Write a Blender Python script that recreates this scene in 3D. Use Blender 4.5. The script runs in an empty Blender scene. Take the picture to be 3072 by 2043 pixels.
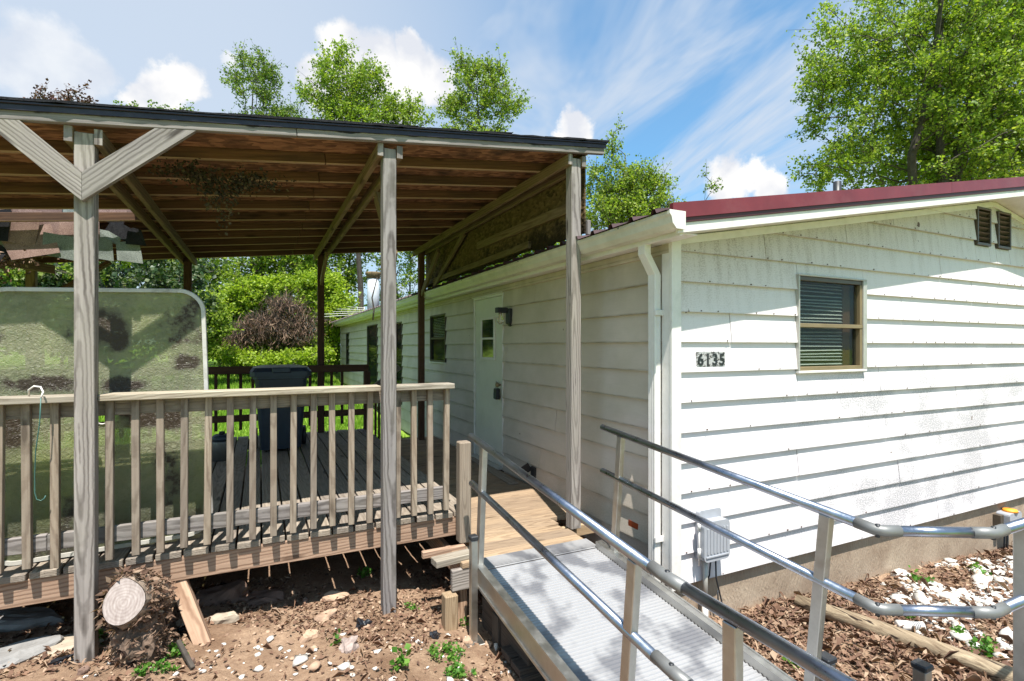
import bpy, bmesh, math, random
import numpy as np
from mathutils import Vector, Matrix, noise as mnoise
random.seed(7); rng = np.random.default_rng(11)
R = math.radians
scene = bpy.context.scene
COL = scene.collection

# ------------------------------------------------------------------ camera
cam_d = bpy.data.cameras.new('camera'); cam = bpy.data.objects.new('camera', cam_d); COL.objects.link(cam)
cam.location = (0, 0, 1.8); cam.rotation_euler = (R(90), 0, R(-25.66))
cam_d.lens = 18.41; cam_d.sensor_width = 36; cam_d.shift_y = 0.006; cam_d.clip_start = 0.05; cam_d.clip_end = 2000
scene.camera = cam
FW = Vector((.433, .9014, 0)); RT = Vector((.9014, -.433, 0))
def skydir(px, py):
    return (FW + RT * ((px - 1536) / 1571) + Vector((0, 0, (1040 - py) / 1571))).normalized()

# ------------------------------------------------------------------ light
SUN = Vector((-.26, -1, 2.35)).normalized()
sl = bpy.data.lights.new('sun', 'SUN'); sl.energy = 4.9; sl.angle = R(.53); sl.color = (1, .955, .885)
so = bpy.data.objects.new('sun', sl); COL.objects.link(so); so.location = (0, 0, 20)
so.rotation_euler = SUN.to_track_quat('Z', 'Y').to_euler()
scene.view_settings.view_transform = 'Standard'; scene.view_settings.look = 'None'
scene.view_settings.exposure = 0.90; scene.view_settings.gamma = 1

def sky_world():
    w = bpy.data.worlds.new('World'); scene.world = w; w.use_nodes = True
    nt = w.node_tree; N = nt.nodes; L = nt.links
    for n in list(N): N.remove(n)
    def nd(t, **k):
        n = N.new(t)
        for a, b in k.items(): setattr(n, a, b)
        return n
    def mth(op, a, b=None, c=None, clamp=False):
        n = nd('ShaderNodeMath', operation=op, use_clamp=clamp)
        for i, x in enumerate((a, b, c)):
            if x is None: continue
            if isinstance(x, (int, float)): n.inputs[i].default_value = x
            else: L.new(x, n.inputs[i])
        return n.outputs[0]
    sky = nd('ShaderNodeTexSky', sky_type='NISHITA', sun_disc=False)
    sky.sun_elevation = math.asin(SUN.z); sky.sun_rotation = math.atan2(SUN.x, SUN.y)
    sky.air_density = 1.0; sky.dust_density = 1.2; sky.ozone_density = 1.6
    tc = nd('ShaderNodeTexCoord'); D = tc.outputs['Generated']
    sep = nd('ShaderNodeSeparateXYZ'); L.new(D, sep.inputs[0])
    # cirrus: noise on a flat layer high above
    den = mth('ADD', mth('MAXIMUM', sep.outputs[2], 0.0), .22)
    cmb = nd('ShaderNodeCombineXYZ')
    L.new(mth('DIVIDE', sep.outputs[0], den), cmb.inputs[0]); L.new(mth('DIVIDE', sep.outputs[1], den), cmb.inputs[1])
    mp = nd('ShaderNodeMapping'); L.new(cmb.outputs[0], mp.inputs[0]); mp.inputs['Rotation'].default_value = (0, 0, R(-18)); mp.inputs['Scale'].default_value = (2.3, .8, 1); mp.inputs['Location'].default_value=(.4,.9,0)
    n1 = nd('ShaderNodeTexNoise'); n1.inputs['Scale'].default_value = 1.0; n1.inputs['Detail'].default_value = 5; n1.inputs['Roughness'].default_value = .6; n1.inputs['Distortion'].default_value = .9
    L.new(mp.outputs[0], n1.inputs['Vector'])
    r1 = nd('ShaderNodeMapRange', interpolation_type='SMOOTHSTEP'); L.new(n1.outputs[0], r1.inputs[0]); r1.inputs[1].default_value = .36; r1.inputs[2].default_value = .68; r1.inputs[3].default_value = .20; r1.inputs[4].default_value = .95
    # more veil towards the west (left)
    dl = skydir(300, 300)
    dt = nd('ShaderNodeVectorMath', operation='DOT_PRODUCT'); L.new(D, dt.inputs[0]); dt.inputs[1].default_value = dl
    veil = nd('ShaderNodeMapRange', interpolation_type='SMOOTHSTEP'); L.new(dt.outputs['Value'], veil.inputs[0]); veil.inputs[1].default_value = .62; veil.inputs[2].default_value = 1.0; veil.inputs[4].default_value = .86
    hz = nd('ShaderNodeMapRange', interpolation_type='SMOOTHSTEP'); L.new(sep.outputs[2], hz.inputs[0]); hz.inputs[1].default_value = .42; hz.inputs[2].default_value = 0.02; hz.inputs[4].default_value = .55
    cir = mth('MAXIMUM', mth('MAXIMUM', r1.outputs[0], veil.outputs[0]), hz.outputs[0])
    cc = nd('ShaderNodeMix', data_type='RGBA'); L.new(cir, cc.inputs[0])
    tint = nd('ShaderNodeMix', data_type='RGBA', blend_type='MULTIPLY'); tint.inputs[0].default_value = 1
    L.new(sky.outputs[0], tint.inputs[6]); tint.inputs[7].default_value = (.72, 1.92, 2.32, 1)
    L.new(tint.outputs[2], cc.inputs[6]); cc.inputs[7].default_value = (6.9, 7.7, 8.8, 1)
    # cumulus heads
    nz = nd('ShaderNodeTexNoise'); nz.inputs['Scale'].default_value = 11; nz.inputs['Detail'].default_value = 9; nz.inputs['Roughness'].default_value = .62; L.new(D, nz.inputs['Vector'])
    ctr = nd('ShaderNodeVectorMath', operation='SUBTRACT'); L.new(nz.outputs['Color'], ctr.inputs[0]); ctr.inputs[1].default_value = (.5, .5, .5)
    scl = nd('ShaderNodeVectorMath', operation='SCALE'); L.new(ctr.outputs[0], scl.inputs[0]); scl.inputs['Scale'].default_value = .085
    dd = nd('ShaderNodeVectorMath', operation='ADD'); L.new(D, dd.inputs[0]); L.new(scl.outputs[0], dd.inputs[1])
    tot = None
    for (x, y, r) in [(1040, 165, 70), (1120, 185, 88), (1240, 140, 44), (1260, 205, 75), (1310, 250, 62), (1170, 290, 95), (1010, 270, 80), (940, 225, 45),
                      (545, 248, 52), (480, 275, 60), (420, 290, 40), (1728, 352, 50), (1745, 385, 55), (1700, 395, 40), (2262, 528, 42), (2190, 545, 60), (2310, 560, 50), (690, 170, 26), (120, 190, 90), (230,220,70)]:
        s = nd('ShaderNodeVectorMath', operation='DISTANCE'); L.new(dd.outputs[0], s.inputs[0]); s.inputs[1].default_value = skydir(x, y)
        k = nd('ShaderNodeMapRange', interpolation_type='SMOOTHSTEP'); L.new(s.outputs['Value'], k.inputs[0])
        soft = .55 if x in (120, 230, 690) else 1
        rr = r / 1571; k.inputs[1].default_value = rr * 1.12; k.inputs[2].default_value = rr * .72; k.inputs[4].default_value = soft
        tot = k.outputs[0] if tot is None else mth('MAXIMUM', tot, k.outputs[0])
    sh = nd('ShaderNodeTexNoise'); sh.inputs['Scale'].default_value = 13; sh.inputs['Detail'].default_value = 5; L.new(D, sh.inputs['Vector'])
    shr = nd('ShaderNodeMapRange'); L.new(sh.outputs[0], shr.inputs[0]); shr.inputs[1].default_value = .38; shr.inputs[2].default_value = .62
    cl = nd('ShaderNodeMix', data_type='RGBA'); L.new(shr.outputs[0], cl.inputs[0]); cl.inputs[6].default_value = (7.9, 8.2, 8.9, 1); cl.inputs[7].default_value = (11.5, 11.2, 10.7, 1)
    mx = nd('ShaderNodeMix', data_type='RGBA'); L.new(tot, mx.inputs[0]); L.new(cc.outputs[2], mx.inputs[6]); L.new(cl.outputs[2], mx.inputs[7])
    bg = nd('ShaderNodeBackground'); bg.inputs[1].default_value = .054; L.new(mx.outputs[2], bg.inputs[0])
    out = nd('ShaderNodeOutputWorld'); L.new(bg.outputs[0], out.inputs[0])
sky_world()

# ------------------------------------------------------------------ node helpers
class M:
    def __init__(s, name):
        s.m = bpy.data.materials.new(name); s.m.use_nodes = True; s.nt = s.m.node_tree; s.N = s.nt.nodes; s.L = s.nt.links
        s.p = s.N['Principled BSDF']; s.out = s.N['Material Output']
    def nd(s, t, ins=None, **k):
        n = s.N.new(t)
        for a, b in k.items(): setattr(n, a, b)
        for a, b in (ins or {}).items():
            if isinstance(b, bpy.types.NodeSocket): s.L.new(b, n.inputs[a])
            else: n.inputs[a].default_value = b
        return n
    def mth(s, op, a, b=0.0, clamp=False):
        return s.nd('ShaderNodeMath', {0: a, 1: b}, operation=op, use_clamp=clamp).outputs[0]
    def coord(s, kind='Object', scale=(1, 1, 1), rnd=0.0, loc=(0, 0, 0)):
        if kind == 'World': o = s.nd('ShaderNodeNewGeometry').outputs['Position']
        else: o = s.nd('ShaderNodeTexCoord').outputs[kind]
        if rnd:
            r = s.nd('ShaderNodeObjectInfo').outputs['Random']
            c = s.nd('ShaderNodeCombineXYZ', {0: s.mth('MULTIPLY', r, rnd), 1: s.mth('MULTIPLY', s.mth('FRACT', s.mth('MULTIPLY', r, 17.3)), rnd), 2: s.mth('MULTIPLY', s.mth('FRACT', s.mth('MULTIPLY', r, 53.7)), rnd)})
            o = s.nd('ShaderNodeVectorMath', {0: o, 1: c.outputs[0]}, operation='ADD').outputs[0]
        return s.nd('ShaderNodeMapping', {0: o, 1: loc, 3: scale}).outputs[0]
    def noise(s, vec, scale=5, detail=5, rough=.55, dist=0):
        return s.nd('ShaderNodeTexNoise', {'Vector': vec, 'Scale': scale, 'Detail': detail, 'Roughness': rough, 'Distortion': dist}).outputs[0]
    def rng(s, v, a, b, c=0., d=1., smooth=False):
        return s.nd('ShaderNodeMapRange', {0: v, 1: a, 2: b, 3: c, 4: d}, interpolation_type='SMOOTHSTEP' if smooth else 'LINEAR').outputs[0]
    def mix(s, f, a, b, mode='MIX'):
        def c(x): return (*x, 1) if isinstance(x, tuple) and len(x) == 3 else x
        n = s.nd('ShaderNodeMix', {0: f, 6: c(a), 7: c(b)}, data_type='RGBA', blend_type=mode)
        return n.outputs[2]
    def attr(s, name): return s.nd('ShaderNodeAttribute', attribute_name=name).outputs['Fac']
    def bump(s, h, strength=.4, dist=.003):
        s.L.new(s.nd('ShaderNodeBump', {'Height': h, 'Strength': strength, 'Distance': dist}).outputs[0], s.p.inputs['Normal'])
    def set(s, **k):
        nm = {'col': 'Base Color', 'rough': 'Roughness', 'metal': 'Metallic', 'spec': 'Specular IOR Level'}
        for a, b in k.items():
            i = s.p.inputs[nm.get(a, a)]
            if isinstance(b, bpy.types.NodeSocket): s.L.new(b, i)
            elif isinstance(b, tuple): i.default_value = (*b, 1)
            else: i.default_value = b
        return s

def wood(name, light, dark, tint=None, tamt=.5, rings=28, ringamt=.55, crack=.8, rough=.85, edge=None):
    m = M(name)
    g = m.noise(m.coord(scale=(2.2, 60, 60), rnd=9), 1, 6, .6)
    wp = m.nd('ShaderNodeTexNoise', {'Vector': m.coord(scale=(1.0, 6, 6), rnd=6), 'Scale': 1, 'Detail': 2}).outputs['Color']
    wp = m.nd('ShaderNodeVectorMath', {0: m.nd('ShaderNodeVectorMath', {0: wp, 1: (.5, .5, .5)}, operation='SUBTRACT').outputs[0], 1: (0, .045, .045)}, operation='MULTIPLY').outputs[0]
    co_ = m.nd('ShaderNodeVectorMath', {0: m.nd('ShaderNodeTexCoord').outputs['Object'], 1: (0, .004, .006)}, operation='ADD').outputs[0]
    oi = m.nd('ShaderNodeObjectInfo').outputs['Random']
    shift = m.nd('ShaderNodeCombineXYZ', {1: m.mth('MULTIPLY', m.mth('SUBTRACT', oi, .5), .05), 2: m.rng(m.mth('FRACT', m.mth('MULTIPLY', oi, 31.7)), 0, 1, .02, .07)}).outputs[0]
    co_ = m.nd('ShaderNodeVectorMath', {0: co_, 1: shift}, operation='ADD').outputs[0]
    wc = m.nd('ShaderNodeMapping', {0: m.nd('ShaderNodeVectorMath', {0: co_, 1: wp}, operation='ADD').outputs[0], 2: (0, .05, .012)}).outputs[0]
    wv = m.nd('ShaderNodeTexWave', {'Vector': wc, 'Scale': rings, 'Distortion': 2., 'Detail': 2, 'Detail Scale': .8, 'Detail Roughness': .55}, wave_type='RINGS', rings_direction='X').outputs['Fac']
    wv = m.rng(wv, .0, .62)
    big = m.noise(m.coord(scale=(1.5, 4, 4), rnd=5), 1, 4, .6)
    f = m.mth('ADD', m.mth('MULTIPLY', wv, ringamt), m.mth('MULTIPLY', m.rng(g, .35, .68), 1 - ringamt), True)
    c = m.mix(f, dark, light)
    c = m.mix(m.rng(big, .3, .72), c, tuple(x * .62 for x in light), 'MIX')if False else m.mix(m.rng(big, .35, .75, 0, .55), c, m.mix(.5, dark, light), 'MIX')
    if tint: c = m.mix(m.rng(m.noise(m.coord(scale=(1, 3, 3), rnd=31), 1.7, 4), .45, .7, 0, tamt), c, tint)
    vk = m.nd('ShaderNodeTexVoronoi', {'Vector': m.coord(scale=(2.1, 9, 9), rnd=21), 'Scale': 1.})
    kn = m.mth('MULTIPLY', m.rng(vk.outputs['Distance'], .10, .20, 1, 0), m.rng(m.nd('ShaderNodeSeparateColor', {0: vk.outputs['Color']}).outputs[0], .45, .5))
    c = m.mix(m.mth('MULTIPLY', kn, .75), c, tuple(x * .5 for x in dark))
    ck = m.noise(m.coord(scale=(1.1, 55, 55), rnd=13), 1, 3, .5)
    ckm = m.rng(ck, .70, .74, 0, crack)
    c = m.mix(ckm, c, tuple(x * .22 for x in dark))
    r = m.nd('ShaderNodeObjectInfo').outputs['Random']
    c = m.mix(1., c, m.nd('ShaderNodeCombineColor', {0: m.rng(r, 0, 1, .8, 1.12), 1: m.rng(r, 0, 1, .8, 1.1), 2: m.rng(r, 0, 1, .82, 1.06)}).outputs[0], 'MULTIPLY')
    if edge:   # bottom edge painted lighter, in place of bounce light from below
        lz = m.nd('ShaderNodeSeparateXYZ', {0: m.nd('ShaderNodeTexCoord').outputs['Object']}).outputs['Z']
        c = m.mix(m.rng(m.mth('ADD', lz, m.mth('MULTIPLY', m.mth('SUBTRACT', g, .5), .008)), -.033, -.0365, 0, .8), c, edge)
    m.set(col=c, rough=rough, spec=.2)
    m.bump(m.mth('SUBTRACT', f, m.mth('MULTIPLY', ckm, 1.5)), .5, .0022)
    return m.m
def plain(name, col, rough=.5, metal=0., var=.12, nscale=9, bump=0., spec=.5, dirt=None, damt=.5):
    m = M(name); n = m.noise(m.coord(rnd=7), nscale, 6, .6)
    c = m.mix(m.rng(n, .3, .7), tuple(x * (1 - var) for x in col), tuple(min(1, x * (1 + var)) for x in col))
    if dirt: c = m.mix(m.rng(m.noise(m.coord(rnd=3), nscale * .6, 8, .7), .5, .72, 0, damt), c, dirt)
    m.set(col=c, rough=rough, metal=metal, spec=spec)
    if bump: m.bump(n, bump, .004)
    return m.m

W = {}
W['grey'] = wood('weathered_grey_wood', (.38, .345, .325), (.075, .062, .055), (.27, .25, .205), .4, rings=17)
W['greyb'] = wood('baluster_wood', (.37, .31, .245), (.12, .088, .065), (.25, .185, .135), .5, rings=26, ringamt=.4)
W['cap'] = wood('cap_rail_wood', (.46, .41, .33), (.19, .155, .115), (.36, .34, .25), .4, ringamt=.4)
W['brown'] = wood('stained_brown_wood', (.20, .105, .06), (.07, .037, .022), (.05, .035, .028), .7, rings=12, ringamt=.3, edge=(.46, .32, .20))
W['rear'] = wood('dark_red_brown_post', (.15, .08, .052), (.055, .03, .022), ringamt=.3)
W['beam'] = wood('beam_wood', (.30, .22, .135), (.11, .072, .04), (.21, .17, .07), .6, rings=14, ringamt=.35)
W['rim'] = wood('rim_joist_wood', (.48, .33, .235), (.19, .11, .07), (.3, .2, .15), .3, rings=14, ringamt=.6)
W['deck'] = wood('grey_deck_wood', (.37, .32, .265), (.14, .112, .09), (.25, .21, .16), .5, ringamt=.35)
W['tan'] = wood('tan_landing_wood', (.43, .32, .215), (.17, .115, .075), (.25, .19, .14), .4, ringamt=.4)
W['raw'] = wood('raw_tan_wood', (.48, .36, .23), (.24, .16, .09), ringamt=.5)
W['darkt'] = wood('old_dark_timber', (.13, .105, .085), (.045, .035, .03), ringamt=.4)

def alu(name, col=(.80, .80, .81), rough=.32):
    m = M(name); n = m.noise(m.coord('World', (3, 3, 3)), 3, 7, .65); n2 = m.noise(m.coord('World', (40, 40, 40)), 3, 4, .6)
    m.set(col=m.mix(m.rng(n, .35, .7), tuple(x * .78 for x in col), col), metal=1., rough=m.rng(m.mth('ADD', m.mth('MULTIPLY', n, .6), m.mth('MULTIPLY', n2, .4)), .3, .7, rough - .08, rough + .16))
    m.bump(n2, .05, .001); return m.m
A_RAIL = alu('brushed_aluminium_rail', (.36, .39, .46), .28); A_POST = alu('aluminium_post', (.56, .55, .52), .40)
A_JOINT = plain('cast_grey_joint', (.20, .20, .195), .5, .4)
def ramp_deck_mat():
    m = M('ribbed_aluminium_deck'); n = m.noise(m.coord('World', (2.2, 1.6, 1.6)), 2.0, 3, .5); n2 = m.noise(m.coord('World'), 60, 5, .7)
    blot = m.rng(n, .46, .62, 0, .85, True)
    c = m.mix(blot, (.38, .375, .38), (.14, .14, .155))
    c = m.mix(m.rng(n2, .62, .75, 0, .5), c, (.30, .26, .2))
    m.set(col=c, metal=.3, rough=m.rng(n, .3, .7, .42, .58)); return m.m
A_DECK = ramp_deck_mat()
BLACKP = plain('black_plastic', (.02, .022, .026), .45)
NAVYP = plain('dark_navy_plastic', (.022, .034, .055), .42, bump=.05)
WHITEP = plain('white_trim_paint', (.72, .69, .655), .45, var=.05, dirt=(.4, .38, .3), damt=.35)
GUTTER = plain('cream_gutter_metal', (.64, .615, .52), .42, var=.08, nscale=4, dirt=(.33, .30, .2), damt=.45)
MAROON = plain('maroon_metal', (.16, .022, .028), .42, var=.15, nscale=4, dirt=(.28, .12, .12), damt=.25)
MARDK = plain('dark_maroon_metal', (.06, .014, .016), .5)
ROOFM = plain('dark_red_roof_metal', (.05, .02, .02), .55, var=.3)
BRONZE = plain('bronze_frame', (.075, .058, .042), .4)
BRASS = plain('dull_brass_frame', (.24, .18, .10), .45, .2)
ALUFR = plain('mill_window_frame', (.45, .44, .40), .45, .3)
CONC = None
def siding_mat(name, base, dirtcol, gable):
    m = M(name); pos = m.nd('ShaderNodeNewGeometry').outputs['Position']; sp = m.nd('ShaderNodeSeparateXYZ', {0: pos})
    ax = 'X' if gable else 'Y'
    x = sp.outputs[ax]; z = sp.outputs['Z']
    v = m.nd('ShaderNodeCombineXYZ', {0: x, 1: z}).outputs[0]
    gr = m.noise(m.nd('ShaderNodeMapping', {0: v, 3: (6, 95, 1)}).outputs[0], 1, 6, .65, .6)
    sp1 = m.noise(m.nd('ShaderNodeMapping', {0: v, 3: (60, 120, 1)}).outputs[0], 1, 6, .75)
    patch = m.noise(m.nd('ShaderNodeMapping', {0: v, 3: (.9, 1.3, 1), 1: (3.1, .4, 0)}).outputs[0], 1.6, 5, .6)
    c = m.mix(m.rng(gr, .3, .7, 0, .3), base, tuple(t * .80 for t in base))
    if gable:
        rake = m.mth('ADD', m.mth('MULTIPLY', m.mth('SUBTRACT', m.mth('MINIMUM', x, m.mth('SUBTRACT', 14.04, x)), 2.3), .176), 2.66)
        d = m.mth('SUBTRACT', rake, z)
        near = m.rng(d, .0, 1.1, 1, 0, True)
        st = m.noise(m.nd('ShaderNodeMapping', {0: v, 3: (14, 2.2, 1)}).outputs[0], 1, 5, .65)
        amt = m.mth('MULTIPLY', near, m.rng(m.mth('ADD', m.mth('MULTIPLY', st, .35), m.mth('MULTIPLY', sp1, .65)), .49, .60), True)
        c = m.mix(m.mth('MULTIPLY', near, .55), c, (.42, .37, .29))
        c = m.mix(m.mth('MULTIPLY', amt, .7), c, (.17, .12, .07))
        low = m.mth('MULTIPLY', m.rng(patch, .42, .58), m.mth('MULTIPLY', m.rng(sp1, .42, .58), m.rng(x, 3.0, 4.8)))
        low = m.mth('MULTIPLY', low, m.rng(z, 2.0, 1.3))
        c = m.mix(m.mth('MULTIPLY', low, .85), c, (.16, .155, .16))
        c = m.mix(m.mth('MULTIPLY', m.mth('MULTIPLY', m.rng(patch, .45, .62), m.rng(x, 3.2, 5.0)), m.rng(z, 2.1, 1.2, 0, .22)), c, (.36, .36, .38))
    else:
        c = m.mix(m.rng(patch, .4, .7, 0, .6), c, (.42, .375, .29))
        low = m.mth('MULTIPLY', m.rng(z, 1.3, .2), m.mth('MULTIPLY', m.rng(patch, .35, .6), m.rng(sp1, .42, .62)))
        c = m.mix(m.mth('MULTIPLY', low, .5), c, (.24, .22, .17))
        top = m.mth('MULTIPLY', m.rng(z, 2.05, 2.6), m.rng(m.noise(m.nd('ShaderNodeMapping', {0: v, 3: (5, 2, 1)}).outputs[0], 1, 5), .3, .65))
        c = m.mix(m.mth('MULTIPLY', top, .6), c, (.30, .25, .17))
    lapf = m.mth('FRACT', m.mth('DIVIDE', m.mth('SUBTRACT', z, .125), .2135))
    lapn = m.noise(m.nd('ShaderNodeMapping', {0: v, 3: (5, 40, 1)}).outputs[0], 1, 4, .6)
    lap = m.mth('MULTIPLY', m.rng(lapf, .0, .05 if gable else .075, 1, 0), m.rng(lapn, .3, .6))
    c = m.mix(m.mth('MULTIPLY', lap, .3 if gable else .75), c, (.16, .14, .10))
    fl = m.noise(m.nd('ShaderNodeMapping', {0: v, 3: (9, 9, 1)}).outputs[0], 1, 2, .4)
    c = m.mix(m.rng(fl, .765, .785), c, (.12, .08, .06))
    m.set(col=c, rough=.62, spec=.3); m.bump(gr, .35, .0018)
    return m.m
SID_G = siding_mat('painted_gable_siding', (.77, .72, .728), None, True)
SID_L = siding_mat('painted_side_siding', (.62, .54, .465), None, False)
def concrete():
    m = M('tan_parged_skirting'); n = m.noise(m.coord('World', (1.2, 1.2, 1.2)), 2.5, 6, .6)
    w = m.nd('ShaderNodeTexWave', {'Vector': m.coord('World', (1, 1, 1)), 'Scale': 9, 'Distortion': 14, 'Detail': 3, 'Detail Scale': .8}).outputs['Fac']
    m.set(col=m.mix(m.rng(n, .3, .7), (.235, .17, .12), (.40, .315, .235)), rough=.9, spec=.2); m.bump(m.mth('ADD', m.mth('MULTIPLY', w, .4), m.noise(m.coord('World'), 30, 6, .7)), .6, .008); return m.m
CONC = concrete()
def osb():
    m = M('osb_sheathing'); co = m.coord('World', (1, 1, 1))
    v = m.nd('ShaderNodeTexVoronoi', {'Vector': m.nd('ShaderNodeMapping', {0: co, 3: (10, 26, 12)}).outputs[0], 'Scale': 1.3})
    n = m.noise(co, 3, 5, .6)
    c = m.mix(m.nd('ShaderNodeSeparateColor', {0: v.outputs['Color']}).outputs[0], (.12, .058, .03), (.40, .21, .105))
    c = m.mix(m.rng(n, .48, .68, 0, .8), c, (.035, .028, .02))
    m.set(col=c, rough=.85, spec=.2); m.bump(v.outputs['Distance'], .6, .006); return m.m
OSB = osb()
def osb_mossy():
    m = M('mouldy_osb_panel'); co = m.coord('World')
    v = m.nd('ShaderNodeTexVoronoi', {'Vector': m.nd('ShaderNodeMapping', {0: co, 3: (10, 14, 26)}).outputs[0], 'Scale': 1.5})
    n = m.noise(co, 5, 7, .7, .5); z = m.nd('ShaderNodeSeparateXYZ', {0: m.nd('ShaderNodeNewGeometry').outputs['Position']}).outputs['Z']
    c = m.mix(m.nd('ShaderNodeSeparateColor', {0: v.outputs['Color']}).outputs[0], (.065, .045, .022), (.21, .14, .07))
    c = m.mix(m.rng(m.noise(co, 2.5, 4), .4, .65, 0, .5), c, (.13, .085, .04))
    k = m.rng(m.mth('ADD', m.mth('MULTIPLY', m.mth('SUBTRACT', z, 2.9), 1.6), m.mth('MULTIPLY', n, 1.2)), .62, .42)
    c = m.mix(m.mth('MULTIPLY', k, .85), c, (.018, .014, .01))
    m.set(col=c, rough=.9, spec=.15); m.bump(m.mth('ADD', v.outputs['Distance'], n), .7, .01); return m.m
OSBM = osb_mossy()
def shingle(name, a, b):
    m = M(name); n = m.noise(m.coord('World'), 170, 3, .7); n2 = m.noise(m.coord(rnd=5), 8, 5)
    m.set(col=m.mix(m.rng(n2, .35, .68, 0, .5), m.mix(m.rng(n, .38, .62), a, b), tuple(x * .5 for x in a)), rough=.95, spec=.1); m.bump(n, .6, .002); return m.m
SH_RED = shingle('reddish_asphalt_shingle', (.19, .12, .105), (.38, .26, .23)); SH_GRN = shingle('grey_green_asphalt_shingle', (.14, .16, .15), (.32, .35, .33))
SH_BLK = shingle('black_shingle_edge', (.012, .012, .015), (.04, .04, .045))
FLASH = plain('dark_drip_edge', (.022, .02, .03), .38, .3, dirt=(.1, .09, .09), damt=.3)
def fascia_mat():
    m = M('fascia_paint_worn'); co = m.coord(scale=(1, 1, 1), rnd=0)
    g = m.noise(m.coord(scale=(2, 70, 70), rnd=4), 1, 6, .65)
    z = m.nd('ShaderNodeSeparateXYZ', {0: m.nd('ShaderNodeTexCoord').outputs['Object']}).outputs['Y']
    e = m.mth('ADD', m.mth('SUBTRACT', z, -.002), m.mth('MULTIPLY', m.mth('SUBTRACT', m.noise(m.coord(scale=(1.4, 6, 1)), 2, 6, .65), .5), .10))
    c = m.mix(m.rng(e, .004, .012), m.mix(m.rng(g, .35, .65), (.12, .105, .10), (.31, .28, .262)), (.03, .028, .034))
    m.set(col=c, rough=.8, spec=.2); m.bump(g, .4, .002); return m.m
FASC = fascia_mat()
def leafm(name, cols, trans=.45, rough=.5):
    m = M(name); a = m.attr('rnd'); big = m.noise(m.coord('World'), .5, 3)
    c = m.mix(m.rng(a, 0, .6), cols[0], cols[1]); c = m.mix(m.rng(a, .6, 1.), c, cols[2])
    c = m.mix(m.rng(big, .35, .7, 0, .45), c, cols[0])
    m.set(col=c, rough=rough, spec=.35)
    tr = m.nd('ShaderNodeBsdfTranslucent', {0: m.mix(1., c, (1.25, 1.35, .55), 'MULTIPLY')})
    mx = m.nd('ShaderNodeMixShader', {0: trans, 1: m.p.outputs[0], 2: tr.outputs[0]}); m.L.new(mx.outputs[0], m.out.inputs[0]); return m.m
LF = {'bright': leafm('fresh_green_leaves', ((.10, .17, .02), (.25, .35, .04), (.45, .50, .10))),
      'yellow': leafm('yellow_green_leaves', ((.17, .26, .02), (.33, .44, .035), (.50, .58, .08))),
      'mid': leafm('mid_green_leaves', ((.06, .12, .02), (.17, .25, .04), (.32, .38, .09))),
      'dark': leafm('dark_green_leaves', ((.02, .045, .014), (.045, .09, .025), (.28, .31, .17)), .25, .4),
      'purple': leafm('purple_leaves', ((.05, .02, .022), (.10, .035, .035), (.18, .08, .04)), .3),
      'litter': leafm('dead_leaf_litter', ((.085, .045, .03), (.22, .125, .08), (.44, .32, .22)), .05, .85),
      'grass': leafm('grass_blades', ((.13, .26, .02), (.23, .38, .04), (.38, .50, .09)), .4),
      'weed': leafm('weed_leaves', ((.05, .14, .02), (.10, .25, .03), (.2, .36, .06)), .4),
      'nest': leafm('dark_dry_moss', ((.03, .025, .015), (.075, .06, .03), (.16, .12, .06)), .1, .9),
      'dry': leafm('dry_brown_vine', ((.10, .055, .038), (.22, .14, .095), (.38, .27, .19)), .15, .9)}
BARK = plain('grey_brown_bark', (.065, .053, .043), .95, var=.4, nscale=14, bump=.6)
STONEW = plain('white_marble_pebble', (.60, .575, .53), .75, var=.25, nscale=40, dirt=(.34, .27, .2), damt=.7)
def stone(name, c): return plain(name, c, .85, var=.22, nscale=12, bump=.5, dirt=tuple(x * .5 for x in c), damt=.6)
ST_TAN = stone('tan_sandstone', (.42, .28, .19)); ST_GREY = stone('grey_flagstone', (.23, .22, .21)); ST_BRN = stone('brown_fieldstone', (.16, .10, .075)); ST_SLAB = stone('buff_flagstone', (.40, .33, .25))
def ground_mat():
    m = M('ground_soil_and_lawn'); pos = m.nd('ShaderNodeNewGeometry').outputs['Position']; sp = m.nd('ShaderNodeSeparateXYZ', {0: pos})
    n = m.noise(pos, 2.2, 8, .65); f = m.noise(pos, 40, 8, .75)
    soil = m.mix(m.rng(n, .35, .65), (.20, .125, .078), (.44, .305, .205)); soil = m.mix(m.rng(f, .35, .65, 0, .6), soil, (.15, .09, .062))
    gn = m.noise(pos, .8, 5); gf = m.noise(m.nd('ShaderNodeMapping', {0: pos, 3: (1, 1, 1)}).outputs[0], 22, 6, .75)
    gr = m.mix(m.rng(gn, .35, .65), (.12, .24, .02), (.22, .34, .04)); gr = m.mix(m.rng(gf, .4, .65, 0, .5), gr, (.33, .42, .08))
    gr = m.mix(m.rng(m.noise(pos, .35, 4, .6), .60, .70, 0, .7), gr, (.42, .27, .17))
    v = m.mth('ADD', sp.outputs['Y'], m.mth('MULTIPLY', m.mth('SUBTRACT', n, .5), 2.2))
    a = m.rng(v, 8.2, 8.7); b = m.rng(m.mth('ADD', sp.outputs['X'], n), -4.3, -5.); d = m.rng(m.mth('ADD', sp.outputs['Y'], n), -2., -3.)
    k = m.mth('MAXIMUM', a, m.mth('MAXIMUM', b, d))
    m.set(col=m.mix(k, soil, gr), rough=.95, spec=.1); m.bump(m.mth('ADD', f, m.noise(pos, 9, 6, .7)), .8, .02); return m.m
GROUND = ground_mat()

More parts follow.
